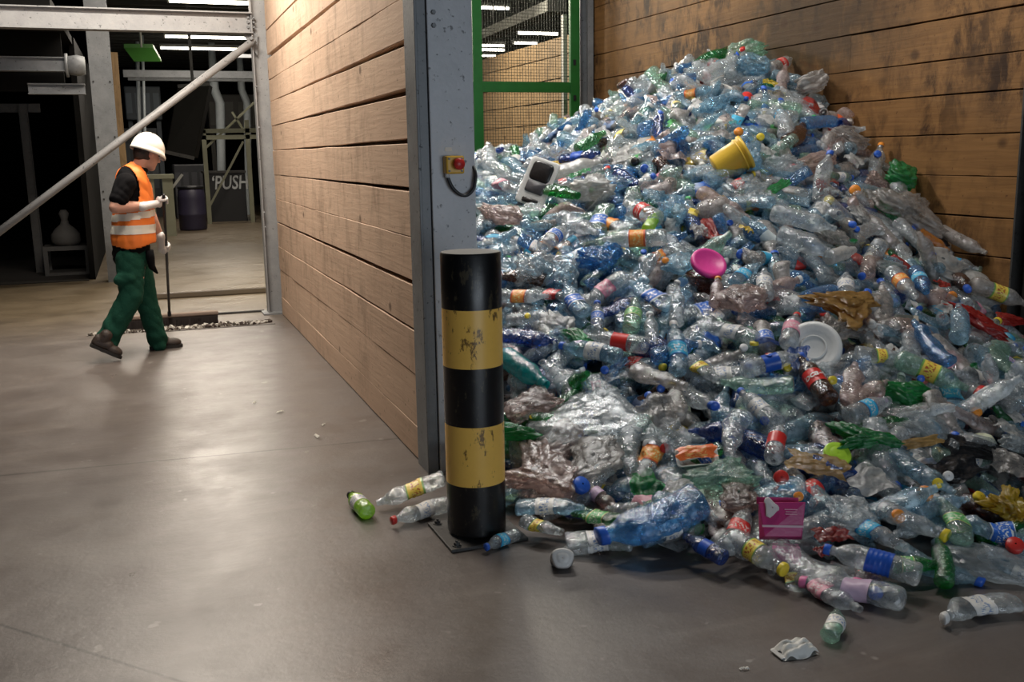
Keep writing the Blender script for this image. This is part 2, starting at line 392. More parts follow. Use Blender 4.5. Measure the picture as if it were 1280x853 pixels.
# bollard
BC = Vector((1.240, 3.885, 0))
bo = empty('bollard', BC, 'black and yellow striped round steel bollard standing before the column', 'bollard')
def paint(name, c, w, chips):
    m, nt, o = newmat(name); bb = N(nt, 'ShaderNodeBsdfPrincipled', Roughness=.3)
    co = coords(nt); n = noise(nt, co, 16., 8, .72); n2 = noise(nt, coords(nt, 'Object', (8, 8, 3)), 3., 5, .7)
    cc = mixc(nt, ramp(nt, n, [(.3, 0), (.75, .5)]), c, w)
    ch = ramp(nt, n2, [(.0, 0), (.57, 0), (.61, .9)])
    s = N(nt, 'ShaderNodeMath', operation='MULTIPLY'); L(nt, ch, s.inputs[0]); L(nt, ramp(nt, n, [(.45, 0), (.52, 1)]), s.inputs[1])
    cc = mixc(nt, s.outputs[0], cc, chips)
    L(nt, cc, bb.inputs['Base Color']); L(nt, mapr(nt, n, .2, .8, .24, .42), bb.inputs['Roughness'])
    L(nt, bump(nt, n, .12, .006), bb.inputs['Normal']); L(nt, bb.outputs[0], o.inputs[0]); return m
PY_ = paint('yellow_bollard_paint', (.95, .575, .12), (.84, .48, .09), (.13, .07, .025)); PB_ = paint('black_bollard_paint', (.006, .006, .007), (.010, .010, .010), (.06, .05, .03))
R = .125; zq = [.028, .245, .50, .745, .985, 1.205]
mt = Matrix.Translation(BC)
mb = MB(); mb.cur = 0
for i in range(5):
    mb.cur = i % 2; q = [(R, zq[i]), (R, zq[i+1])]
    if i == 4: q += [(R-.004, 1.212)]
    mb.lathe(q, 48, mt, (i == 0, False))
o = part(mb, 'post', [PB_, PY_], bo); smooth_angle(o, 40)
mb = MB(); mb.lathe([(R-.004, 1.212), (R-.006, 1.2125), (.06, 1.214), (.001, 1.2145)], 48, mt, (False, False)); part(mb, 'cap', plain('dusty_grey_cap', (.16, .16, .155), .7), bo, True)
pr = Matrix.Translation(BC) @ Matrix.Rotation(.02, 4, 'Z')
mb = MB(); mb.box((-.17, -.17, 0), (.17, .17, .014), pr); part(mb, 'base_plate', DARKST, bo, bevel=.003)
for sx in (-1, 1):
    for sy in (-1, 1):
        mb = MB(); p = pr @ Vector((sx*.135, sy*.135, .014)); q = Matrix.Translation(p)
        mb.lathe([(.02, 0), (.02, .004), (.013, .004), (.013, .016), (.006, .016), (.006, .024)], 6, q); part(mb, 'bolt', DARKST, bo)
# frame at the far end of the partition
Yf = 10.58
t = empty('steel_post', (1.24, Yf, 0), 'pale steel post at the far end of the timber partition', 'post')
mb = MB(); hbeam(mb, (1.235, Yf+.03, 0), (1.235, Yf+.03, 4.6), .14, .18, .012, (1, 0, 0)); part(mb, 'beam_section', GALVM, t)
mb = MB(); mb.box((1.09, Yf-.12, 0), (1.33, Yf+.16, .015)); part(mb, 'foot_plate', GALVD, t)
boltparts([(1.164, Yf+.03+dy, z) for z in (.9, 1.05, 1.9, 2.3, 2.95) for dy in (-.06,)], (-1, 0, 0), .012, GALVD, t)
t = empty('steel_beam', (-1, Yf, 2.9), 'pale horizontal steel beam spanning the aisle above the worker', 'beam')
za = onz(0, 10, 0); z1 = (ony(0, 36, Yf)[2]+ony(320, 41, Yf)[2])/2; z2 = (ony(0, 10, Yf)[2]+ony(320, 13, Yf)[2])/2
mb = MB(); mb.box((-4, Yf-.01, z1), (1.16, Yf+.01, z2)); mb.box((-4, Yf-.06, z2-.012), (1.16, Yf+.1, z2)); mb.box((-4, Yf-.06, z1), (1.16, Yf+.1, z1+.012)); part(mb, 'beam_section', GALVM, t)
boltparts([ony(x, y, Yf-.012) for x in (310, 317) for y in (22, 28, 34)], (0, -1, 0), .014, GALVD, t)
t = empty('diagonal_brace', ony(150, 175, Yf-.03), 'grey tubular diagonal brace running up to the beam and post joint', 'brace')
p0 = ony(-40, 319, Yf-.06); p1 = ony(318, 50, Yf-.06)
mb = MB(); mb.tube([p0, p0+(p1-p0)*.5, p1], .036, 16); part(mb, 'brace_tube', GALVM, t, True)
mb = MB(); g = [ony(305, 45, Yf-.015), ony(322, 42, Yf-.015), ony(322, 70, Yf-.015)]; g = g+[q+np.array([0, .012, 0]) for q in g]
mb.add(g, [(0, 2, 1), (3, 4, 5), (0, 1, 4, 3), (1, 2, 5, 4), (2, 0, 3, 5)]); boltset(mb, [ony(314, 48, Yf-.1)], (0, -1, 0), .02); part(mb, 'gusset_plate', GALVD, t)
t = empty('steel_column', (-.42, 14.4, 0), 'grey steel column behind the worker at the edge of the dark bay', 'column')
mb = MB(); hbeam(mb, (-.37, 14.4, 0), (-.37, 14.4, 4.5), .27, .22, .014, (0, 1, 0)); part(mb, 'beam_section', GALVD, t)
boltparts([(-.37+dx, 14.288, z) for z in (1.1, 1.2, 1.9, 2.6) for dx in (-.1, .1)], (0, -1, 0), .013, DARKST, t)
for (a, w, lab) in ((142, .12, 'rough brown timber post against the grey steel column'), (153, .10, 'second rough timber post, slimmer, beside the brown one')):
    p = ony(a, 210, 15.2); mb = MB()
    mb.tube([(p[0], p[1], 0), (p[0]+.005, p[1], 1.2), (p[0]-.01, p[1], 2.4), (p[0], p[1], 3.05)], [w*.95, w*.9, w*.97, w*.92], 4)
    tag(mb.build('timber_post', woodmat('weathered_post_timber', (.33, .22, .11), (.22, .14, .07), (.1, .06, .03), .5, 2)), lab, 'post', None, 'thing')
# dark bay girders and gear, the gear dimmed in colour for the shade
for (y0, y1, x0, x1, Y, lab, nm) in ((72, 88, -60, 84, 12.9, 'upper pale girder across the dark bay behind the brace', 'girder'), (105, 118, 36, 106, 13.2, 'lower grey girder inside the dark bay', 'girder')):
    a = ony(x0, y1, Y); b = ony(x1, y0, Y); mb = MB(); hbeam(mb, (a[0], Y, (a[2]+b[2])/2), (b[0], Y, (a[2]+b[2])/2), .14, b[2]-a[2], .014); tag(mb.build(nm, GALVD), lab, 'beam', None, 'thing')
t = empty('pipe_elbow', ony(97, 82, 12.9), 'pale round pipe end beside the upper girder in the dark bay', 'pipe')
mb = MB(); a = ony(97, 82, 12.9); mb.tube([a+np.array([-.12, 0, 0]), a, a+np.array([.08, 0, 0])], [.1, .12, .1], 18); part(mb, 'pipe', GALVD, t, True)
mb = MB(); mb.tube([a+np.array([-.13, 0, 0]), a+np.array([-.10, 0, 0])], .135, 18); part(mb, 'flange', GALVD, t, True)
a = ony(30, 130, 16); b = ony(40, 270, 16)
t = empty('conveyor_support', (a[0], 16, 0), 'dim upright conveyor support standing inside the dark bay', 'support')
mb = MB(); hbeam(mb, (a[0], 16, 0), (a[0]-.02, 16, 2.4), .07, .12, .01, (1, 0, 0)); part(mb, 'upright', DARKST, t)
mb = MB(); mb.bar((a[0]-.9, 16.1, 2.35), (a[0]+.2, 16.1, 2.35), .1, .12); part(mb, 'crossbar', DARKST, t)
mb = MB(); mb.box((-8, 14.62, .0), (-.76, 24, .012)); struct(mb.build('shade_slab', plain('shade_black_floor', (.012, .010, .009), .85)))  # black slab paints the unlit bay's shade onto its floor
# sagging bulk bag, its colour darkened for the dark bay's shade
t = empty('bulk_sack', onz(88, 318), 'slumped pale sack with a knotted neck inside the dark bay', 'sack')
p = ony(80, 272, 15.6); mb = MB(); sc = 15.6/1250.
mb.lathe([(.02, 0), (.16, .0), (.2, .06), (.19, .16), (.13, .24), (.06, .30), (.045, .36), (.07, .45), (.04, .5)], 18, Matrix.Translation((p[0], 15.6, .42))); part(mb, 'bag_body', plain('shade_dimmed_sack', (.06, .058, .056), .8, bumpy=.4), t, True)
mb = MB(); mb.box((p[0]-.3, 15.4, 0), (p[0]+.3, 15.9, .05)); mb.box((p[0]-.3, 15.4, .36), (p[0]+.3, 15.9, .42))
for dx in (-.27, .27):
    for dy in (15.43, 15.87): mb.box((p[0]+dx-.03, dy-.03, .05), (p[0]+dx+.03, dy+.03, .36))
tag(mb.build('stand', DARKST), 'low dark stand under the pale sack', 'stand', None, 'thing')
# post at the mouth of the right wall
t = empty('steel_post', (5.12, 4.66, 0), 'dark steel post closing the near end of the brown wall', 'post')
mb = MB(); hbeam(mb, (5.14, 4.66, 0), (5.14, 4.66, 4.6), .2, .2, .014, (0, 1, 0)); part(mb, 'beam_section', DARKST, t)
# back corner column and green mesh fence
t = empty('steel_column', (5.0, 11.05, 0), 'slim grey steel column in the far corner beside the green fence', 'column')
mb = MB(); hbeam(mb, (4.99, 11.1, 0), (4.99, 11.1, 4.6), .16, .16, .012, (1, 0, 0)); mb.box((5.0, 11.0, 0), (5.07, 11.03, 4.6)); part(mb, 'beam_section', GALVD, t)
fe = empty('mesh_fence', (3.2, 11, 0), 'green framed wire mesh fence closing the back of the bay', 'fence')
for x0, x1 in ((3.585, 3.695), (4.77, 4.885), (1.45, 1.56)):
    mb = MB(); mb.box((x0, 10.97, 0), (x1, 11.03, 4.3)); part(mb, 'fence_post', GREEN, fe, bevel=.004)
for z0, z1 in ((2.29, 2.405), (1.57, 1.67), (.2, .3)):
    mb = MB(); mb.box((1.56, 10.975, z0), (3.585, 11.025, z1)); mb.box((3.695, 10.975, z0), (4.77, 11.025, z1)); part(mb, 'fence_rail', GREEN, fe, bevel=.004)
mb = MB(); w = .0022
x = 1.58
while x < 4.77: mb.box((x-w, 11.03, .2), (x+w, 11.034, 4.3)); x += .034
z = .2
while z < 4.3: mb.box((1.56, 11.032, z-w), (4.77, 11.036, z+w)); z += .034
part(mb, 'wire_mesh', plain('dull_mesh_wire', (.035, .04, .025), .6, 0.), fe)
for z in (2.6, 2.2, 1.9):
    mb = MB(); mb.box((4.80, 10.955, z), (4.83, 10.97, z+.06)); part(mb, 'latch', BLK, fe)
t = empty('steel_post', (4.7, 11.3, 0), 'thin pale post just behind the green mesh', 'post')
mb = MB(); a = ony(703, 60, 11.3); mb.box((a[0], 11.27, 0), (a[0]+.05, 11.33, 3.2)); part(mb, 'post_tube', PALEST, t)
mb = MB(); mb.box((a[0]-.05, 11.2, 0), (a[0]+.1, 11.4, .012)); part(mb, 'foot_plate', PALEST, t)
# duct beyond the fence
t = empty('cable_tray', ony(650, 27, 15), 'pale cable tray rising under the roof beyond the green fence', 'tray')
a = ony(597, 49, 19); b = ony(696, 7, 14); mb = MB(); mb.bar(a, b, .28, .16); part(mb, 'tray_body', PALEST, t)
mb = MB()
for k in range(6):
    q = a+(b-a)*(k+.5)/6; mb.bar(q+np.array([0, 0, .08]), (q[0], q[1], 4.6), .02, .02)
part(mb, 'hangers', DARKST, t)

# ------------------------------------------------------------------ lamps
TUBE = emis('lit_tube', (1., .93, .78), 14.)
def fixture(p, ln, label, group='fluorescent ceiling lamps'):
    t = empty('fluorescent_lamp', p, label, 'lamp', group)
    mb = MB(); mb.box((p[0]-ln/2-.03, p[1]-.07, p[2]+.03), (p[0]+ln/2+.03, p[1]+.07, p[2]+.09)); mb.box((p[0]-ln/2-.03, p[1]-.04, p[2]-.03), (p[0]-ln/2, p[1]+.04, p[2]+.03)); mb.box((p[0]+ln/2, p[1]-.04, p[2]-.03), (p[0]+ln/2+.03, p[1]+.04, p[2]+.03)); part(mb, 'housing', PALEST, t)
    for dy in (-.028, .028):
        mb = MB(); mb.tube([(p[0]-ln/2, p[1]+dy, p[2]), (p[0]+ln/2, p[1]+dy, p[2])], .022, 10); part(mb, 'tube', TUBE, t, True)
    mb = MB()
    for dx in (-.35, .35): mb.bar((p[0]+dx*ln, p[1], p[2]+.09), (p[0]+dx*ln, p[1], 4.6), .012, .012)
    part(mb, 'hanger', DARKST, t)
lampdefs = [(216, 322, 3, 'brightest tube lamp high under the beam at the top of the aisle'), (211, 312, 47, 'tube lamp just beneath the beam, upper of the close pair'), (205, 294, 61, 'tube lamp lower of the close pair beyond the beam'),
    (581, 636, 10, 'long tube lamp topmost behind the green fence'), (646, 698, 42, 'wide tube lamp behind the fence next to the cable tray'), (642, 671, 54, 'short tube lamp hanging just under the wide one by the tray'),
    (600, 630, 57, 'upper of the three small lamps behind the green post'), (600, 630, 62.5, 'middle of the three small lamps behind the green post'), (600, 619, 70, 'lowest small lamp behind the green post')]
for x0, x1, y, lab in lampdefs:
    p = onz((x0+x1)/2, y, 4.2); D = proj(p)[2]; fixture(p, (x1-x0)*D/F*1.03, lab, None)
def area(name, loc, sx, sy, power, col, aim=None):
    l = bpy.data.lights.new(name, 'AREA'); l.shape = 'RECTANGLE'; l.size = sx; l.size_y = sy; l.energy = power; l.color = col
    o = bpy.data.objects.new(name, l); COL.objects.link(o); o.location = loc
    if aim is not None: o.rotation_euler = (Vector(aim)-Vector(loc)).to_track_quat('-Z', 'Y').to_euler()
    return o
WARM = (1., .89, .76); COOL = (.86, .93, 1.)
# ------------------------------------------------------------------ machinery far down the aisle
t = empty('machine_cover', ony(180, 68, 19), 'bright green machine cover hanging under the roof behind the beam', 'cover')
a = [ony(155, 60, 19), ony(192, 60, 19), ony(202, 77, 18.4), ony(168, 77, 18.4)]
v = [q for q in a]+[q+np.array([0, .5, .12]) for q in a]
mb = MB(); mb.add(v, [(0, 1, 2, 3), (7, 6, 5, 4), (0, 4, 5, 1), (1, 5, 6, 2), (2, 6, 7, 3), (3, 7, 4, 0)]); part(mb, 'cover_plate', plain('bright_green_sheet', (.09, .30, .05), .5), t)
mb = MB(); q = ony(176, 50, 18.8); mb.tube([q+np.array([0, 0, .5]), q-np.array([0, 0, .12])], .02, 8); part(mb, 'hanger', PALEST, t)
t = empty('conveyor_chute', ony(230, 200, 18.5), 'big dark slanted chute hanging over the aisle beyond the worker', 'chute')
a = [ony(207, 190, 18.3), ony(243, 198, 18.3), ony(262, 105, 19.2), ony(222, 108, 19.2)]
v = a+[q+np.array([.1, .7, 0]) for q in a]
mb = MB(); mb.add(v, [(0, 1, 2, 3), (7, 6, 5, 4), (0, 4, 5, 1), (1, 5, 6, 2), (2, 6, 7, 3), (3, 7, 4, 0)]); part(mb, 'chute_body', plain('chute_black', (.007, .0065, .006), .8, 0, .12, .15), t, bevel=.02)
mb = MB(); mb.bar(a[0], a[1], .06, .06); mb.bar(a[3], a[2], .06, .06); part(mb, 'rim', DARKST, t)
mb = MB(); mb.bar((a[2]+a[3])/2+np.array([0, .3, 0]), ((a[2]+a[3])/2+np.array([0, .3, 0]))*np.array([1, 1, 0])+np.array([0, 0, 4.55]), .05, .05); part(mb, 'hanger', DARKST, t)
Ys = 25.
OLIVE = plain('olive_frame_paint', (.27, .27, .19), .55)
t = empty('steel_scaffold', ony(281, 262, Ys), 'grey green scaffold frame with diagonal struts far down the aisle', 'frame')
def P3(x, y, Y=Ys): return ony(x, y, Y)
for x in (254, 308):
    a = P3(x, 150 if x == 308 else 162); g = a*np.array([1, 1, 0]); g[2] = .06
    mb = MB(); mb.bar(g, a, .1, .1); part(mb, 'upright', OLIVE, t)
for y in (164, 172):
    mb = MB(); mb.bar(P3(252, y), P3(325, y-1), .1, .1); part(mb, 'crossbar', OLIVE, t)
for (x0, y0, x1, y1) in ((262, 258, 304, 177), (254, 188, 318, 128), (290, 140, 306, 165)):
    mb = MB(); mb.bar(P3(x0, y0, Ys+.1), P3(x1, y1, Ys+.1), .05, .05); part(mb, 'strut', OLIVE, t)
t = empty('dark_container', ony(283, 258, Ys+.6), 'black container with white sprayed graffiti standing behind the scaffold', 'container')
a = P3(259, 258, Ys+.6); b = P3(306, 216, Ys+.6)
mb = MB(); mb.box((a[0], Ys+.6, .06), (b[0], Ys+1.6, b[2])); part(mb, 'body', plain('black_container', (.016, .016, .019), .6), t, bevel=.02)
mb = MB(); mb.box((a[0]-.03, Ys+.57, b[2]), (b[0]+.03, Ys+1.63, b[2]+.05)); part(mb, 'lid', DARKST, t)
def textmesh(body, size, shear=0., bold=.0):
    cu_ = bpy.data.curves.new('lettering', 'FONT'); cu_.body = body; cu_.size = size; cu_.shear = shear; cu_.offset = bold; cu_.align_x = 'CENTER'; cu_.align_y = 'CENTER'; cu_.resolution_u = 3
    o = bpy.data.objects.new('lettering_source', cu_); COL.objects.link(o)
    dg = bpy.context.evaluated_depsgraph_get(); me = bpy.data.meshes.new_from_object(o.evaluated_get(dg))
    bpy.data.objects.remove(o); bpy.data.curves.remove(cu_); me.materials.clear(); return me
me = textmesh('\u2018PUSH', .42, .15, .006); o = bpy.data.objects.new('graffiti', me); COL.objects.link(o); me.materials.append(plain('white_spray', (.5, .52, .53), .8, 0, .4))
q = P3(287, 229, Ys+.59); me.transform(Matrix.Translation(q) @ Matrix.Rotation(PI/2, 4, 'X') @ Matrix.Diagonal((.8, 1.1, 1, 1))); o.parent = t; o.matrix_parent_inverse = Matrix.Translation(-t.location)
t = empty('work_table', ony(200, 262, 21.5), 'olive metal work table far behind the head of the worker', 'table')
a = P3(180, 224, 21.5); b = P3(217, 218, 21.5)
mb = MB(); mb.box((a[0], 21.4, a[2]), (b[0], 22.2, b[2])); part(mb, 'table_top', OLIVE, t)
for x in (190, 211):
    p = P3(x, 240, 21.45); mb = MB(); mb.box((p[0]-.05 if x < 200 else p[0]-.11, 21.42, .075), (p[0]+.05 if x < 200 else p[0]+.09, 21.52, a[2])); part(mb, 'leg', OLIVE, t)
mb = MB(); mb.bar(P3(213, 238, 21.6), P3(228, 218, 21.6), .05, .05); part(mb, 'arm', PALEST, t)
t = empty('plastic_barrel', ony(240, 258, 23.), 'dark violet barrel standing beside the scaffold', 'barrel')
p = ony(240, 258, 23.); mb = MB(); mb.lathe([(.27, .075), (.29, .12), (.29, .4), (.3, .42), (.29, .44), (.29, .75), (.27, .95), (.2, 1.0)], 22, Matrix.Translation((p[0], 23, 0))); part(mb, 'drum', plain('violet_barrel', (.035, .03, .06), .5), t, True)
mb = MB(); mb.lathe([(.28, .97), (.28, 1.02), (.1, 1.03)], 22, Matrix.Translation((p[0], 23, 0))); part(mb, 'lid', BLK, t, True)
for (x, y0, y1, Y, r, lab) in ((183, 110, 262, 27, .035, 'thin white standpipe far behind the work table'), (176, 108, 262, 28, .05, 'thicker dim standpipe beside the thin white one'), (268, 112, 160, 28, .12, 'pale blue hanging hose far behind the scaffold'), (302, 112, 160, 28.5, .10, 'second pale hanging hose near the end post')):
    a = ony(x, y0, Y); b = ony(x, y1, Y); b[2] = .07; mb = MB()
    if r > .08: mb.tube([(a[0], Y, 4.6), a, a+np.array([.12, 0, -.35]), b+np.array([.05, 0, 0]), b+np.array([-.1, 0, -.2])], [r*.7, r, r, r*.9, r*.8], 12)
    else: mb.tube([(a[0], Y, 4.6), (b[0], Y, b[2])], r, 8)
    tag(mb.build('standpipe' if r < .08 else 'hanging_hose', plain('pale_hose_%d' % x, (.42, .46, .48), .5), None, True), lab, 'pipe' if r < .08 else 'hose', None, 'thing')
for (y0, y1, x0, x1, Y, lab) in ((84, 92, 154, 330, 22.5, 'pale cross pipe below the tube lamps across the aisle'), (96, 99, 160, 330, 24, 'thin grey crossbar under the pale cross pipe'), (66, 70, 290, 330, 21, 'short pale bar beside the lamps at the end post')):
    a = ony(x0, y1, Y); b = ony(x1, y0-2, Y); mb = MB(); mb.bar(a, (b[0], Y, a[2]), .1, (y1-y0)*Y/F); tag(mb.build('cross_bar', GALVD), lab, 'bar', None, 'thing')  # plain cross pipe and bars over the aisle, no hangers modelled
# stacked machine bodies in the deep shade
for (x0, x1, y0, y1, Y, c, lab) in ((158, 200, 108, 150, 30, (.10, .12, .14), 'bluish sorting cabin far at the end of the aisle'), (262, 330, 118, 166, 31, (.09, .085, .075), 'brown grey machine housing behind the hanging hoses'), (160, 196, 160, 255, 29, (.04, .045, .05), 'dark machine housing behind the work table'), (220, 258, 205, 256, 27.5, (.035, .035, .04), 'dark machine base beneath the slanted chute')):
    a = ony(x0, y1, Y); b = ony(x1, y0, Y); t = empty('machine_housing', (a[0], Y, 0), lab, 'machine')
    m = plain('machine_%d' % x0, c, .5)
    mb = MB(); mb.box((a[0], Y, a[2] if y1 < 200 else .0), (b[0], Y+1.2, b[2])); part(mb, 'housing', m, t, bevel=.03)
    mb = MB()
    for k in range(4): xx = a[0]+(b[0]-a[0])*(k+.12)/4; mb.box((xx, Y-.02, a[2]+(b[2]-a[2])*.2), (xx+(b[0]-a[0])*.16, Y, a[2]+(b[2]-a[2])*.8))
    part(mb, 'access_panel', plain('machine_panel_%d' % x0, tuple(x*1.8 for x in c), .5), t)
    if y1 < 200:
        for xx in (a[0]+.1, b[0]-.1):
            mb = MB(); mb.bar((xx, Y+.3, .0), (xx, Y+.3, a[2]), .12, .12); part(mb, 'leg', m, t)

# ------------------------------------------------------------------ the worker
def blob(name, prims, mat, parent, voxel=.008, sm=6, post=None):
    """closed prims merged into one continuous skin"""
    mb = MB()
    for p in prims:
        if p[0] == 'cap':
            _, a, ra, b, rb = p[:5]; a = Vector(a); b = Vector(b); d = b-a; ln = d.length
            q = d.to_track_quat('Z', 'Y').to_matrix().to_4x4(); q.translation = a
            pr = [(max(1e-4, ra*math.sin(t)), -ra*math.cos(t)) for t in np.linspace(0.02, PI/2, 6)]+[(max(1e-4, rb*math.cos(t)), ln+rb*math.sin(t)) for t in np.linspace(0, PI/2-.02, 6)]
            if len(p) > 5: q = q @ Matrix.Diagonal((p[5][0], p[5][1], 1, 1))
            mb.lathe(pr, 16, q)
        else:
            _, c, r3, rot = p
            q = Matrix.Translation(Vector(c)) @ rot.to_4x4() @ Matrix.Diagonal((r3[0], r3[1], r3[2], 1))
            mb.lathe([(max(1e-4, math.sin(t)), -math.cos(t)) for t in np.linspace(.03, PI-.03, 14)], 20, q)
    me = mb.mesh(name, mat); o = bpy.data.objects.new(name, me); COL.objects.link(o)
    r = o.modifiers.new('r', 'REMESH'); r.mode = 'VOXEL'; r.voxel_size = voxel; r.use_smooth_shade = True
    s = o.modifiers.new('s', 'SMOOTH'); s.iterations = sm; s.factor = .5
    dg = bpy.context.evaluated_depsgraph_get(); m2 = bpy.data.meshes.new_from_object(o.evaluated_get(dg)); m2.name = name
    o.modifiers.clear(); o.data = m2; bpy.data.meshes.remove(me)
    if not m2.materials: m2.materials.append(mat)
    if post is not None:
        n = len(m2.vertices); co = np.empty(n*3); m2.vertices.foreach_get('co', co); co = co.reshape(n, 3)
        nr = np.empty(n*3); m2.vertices.foreach_get('normal', nr); co = post(co, nr.reshape(n, 3)); m2.vertices.foreach_set('co', co.ravel()); m2.update()
    m2.polygons.foreach_set('use_smooth', [True]*len(m2.polygons))
    if parent is not None: o.parent = parent; o.matrix_parent_inverse = Matrix.Translation(-parent.location)
    return o
def keep_faces(o, fn):
    import bmesh
    bm = bmesh.new(); bm.from_mesh(o.data); dl = [f for f in bm.faces if not fn(f.calc_center_median())]
    bmesh.ops.delete(bm, geom=dl, context='FACES'); bm.to_mesh(o.data); bm.free()
Y0 = 8.78
def J(x, y, dy=0.): return Vector(ony(x, y, Y0+dy))
SKIN = plain('skin', (.56, .30, .22), .5, 0, .08); HAIR = plain('dark_hair', (.03, .022, .018), .7, bumpy=.6); TEE = plain('black_cotton', (.006, .006, .007), .9, 0, .12, .1)
ORANGE = plain('orange_hi_vis', (.95, .22, .03), .6, 0, .1); SILVER = plain('reflective_tape', (.78, .76, .68), .4); TROU = plain('green_work_cloth', (.012, .066, .043), .85, 0, .3, .15, .4)
WHITE = plain('white_helmet_shell', (.78, .76, .68), .3); GLOVE = plain('white_glove_knit', (.66, .66, .66), .8, bumpy=.3); SHOE = plain('dark_brown_leather', (.045, .032, .026), .55, bumpy=.4); SOLE = plain('dark_sole', (.02, .018, .016), .7)
w = empty('person', (J(165, 443)[0], Y0, 0), 'person in white hard hat, orange vest and green trousers pushing a broom', 'person')
RX = Matrix.Identity(3)
def rotm(tilt, turn=0.): return (Matrix.Rotation(turn, 3, 'Z') @ Matrix.Rotation(tilt, 3, 'Y'))
hc = J(184, 191); hr = rotm(.32, .45)       # face turned a little away, looking down
def H(x, y, z): return hc+hr @ Vector((x, y, z))
shN, shF = J(157, 229, -.185), J(168, 226, .17)
elN, wrN = J(144.5, 259.5, -.25), J(182, 257.5, -.16)
hdN = J(200, 251.5, -.10)
elF, wrF, hdF = J(190, 275, .26), J(201, 298, .33), J(206, 309, .36)
hip = J(165, 314)
body = [('ell', H(0, 0, .02), (.098, .078, .108), hr), ('ell', H(.035, 0, -.055), (.065, .056, .075), hr), ('ell', H(.06, 0, -.105), (.034, .036, .03), hr),
        ('cap', H(.092, 0, -.005), .009, H(.112, 0, -.038), .015), ('ell', H(.083, 0, -.073), (.016, .026, .008), hr), ('ell', H(.085, 0, .025), (.02, .052, .014), hr),
        ('ell', H(.0, -.08, -.015), (.022, .012, .036), hr), ('ell', H(.0, .08, -.015), (.022, .012, .036), hr),
        ('cap', H(-.025, 0, -.06), .058, J(170, 216), .058), ('cap', J(166, 232), .10, J(163, 300), .12, (1.15, .95)), ('cap', shN, .06, shF, .06),
        ('cap', shN, .066, elN, .05), ('cap', elN, .05, elN+(wrN-elN)*.4, .047), ('cap', elN+(wrN-elN)*.4, .047, wrN, .031),
        ('cap', shF, .066, elF, .05), ('cap', elF, .05, wrF, .031), 
        ('cap', hip, .12, hip+Vector((0, -.1, -.2)), .08), ('cap', hip, .12, hip+Vector((0, .1, -.2)), .08)]
blob('body', body, SKIN, w, .0065, 4)
eye = MB()
for s in (-1, 1):
    q = Matrix.Translation(H(.084, s*.032, .004)); eye.lathe([(max(1e-4, .012*math.sin(a)), -.012*math.cos(a)) for a in np.linspace(0.05, PI-.05, 8)], 10, q)
part(eye, 'eyes', plain('eye', (.1, .08, .07), .2), w, True)
blob('hair', [('ell', H(-.03, 0, -.005), (.082, .083, .085), hr), ('ell', H(-.055, 0, -.05), (.045, .06, .04), hr)], HAIR, w, .007, 3)
# helmet: dome, rim and peak as one shell, tilted forward with the head
hm = Matrix.Translation(H(.0, 0, .03)) @ (Matrix.Rotation(.40, 3, 'Z') @ Matrix.Rotation(.36, 3, 'Y')).to_4x4()
mb = MB(); prof = []
for a in np.linspace(0, PI/2-.03, 12): prof.append((math.cos(a), math.sin(a)))
vs = []; n = 40; rows = [(1.03, -.16), (1.04, -.10), (1.0, 0.)]+[(c, s_) for c, s_ in prof]
for ri, (r, z) in enumerate(rows):
    for k in range(n):
        a = 2*PI*k/n; fx = math.cos(a); pk = max(0, fx)**3*(.14 if ri < 2 else 0)
        ridge = .012 if (abs(math.sin(a)) < .22 and ri > 3) else 0
        vs.append(tuple(hm @ Vector((fx*.135*(r+pk), math.sin(a)*.115*r, (z*.125 if z > 0 else z*.2)-pk*.08+ridge*(z if z > 0 else 0)))))
fs = [(i*n+k, i*n+(k+1) % n, (i+1)*n+(k+1) % n, (i+1)*n+k) for i in range(len(rows)-1) for k in range(n)]; fs.append(tuple((len(rows)-1)*n+k for k in range(n)))
mb.add(vs, fs); o = part(mb, 'hard_hat', WHITE, w, True); sd = o.modifiers.new('s', 'SOLIDIFY'); sd.thickness = .005
# t-shirt
def wr_noise(amp, f=34):
    def g(co, nr):
        q = co*f; s = np.abs(np.sin(q[:, 0]*1.1+q[:, 2]*.9+np.sin(q[:, 1]*.7+q[:, 2]*.4)*1.6))+.6*np.abs(np.sin(q[:, 2]*1.5-q[:, 0]*.7+np.sin(q[:, 0]*.5)*2))
        return co+nr*((s-.9)*amp)[:, None]
    return g
slN = shN+(elN-shN)*.66; slF = shF+(elF-shF)*.62
shirt = [('cap', J(165, 226), .135, J(164, 318), .155, (1.15, .95)), ('cap', shN+Vector((0, .04, -.01)), .085, shF+Vector((0, -.04, -.01)), .085), ('cap', shN, .083, slN, .074), ('cap', shF, .083, slF, .074), ('cap', J(168, 222), .10, J(173, 212), .073)]
blob('t_shirt', shirt, TEE, w, .009, 4, wr_noise(.004))
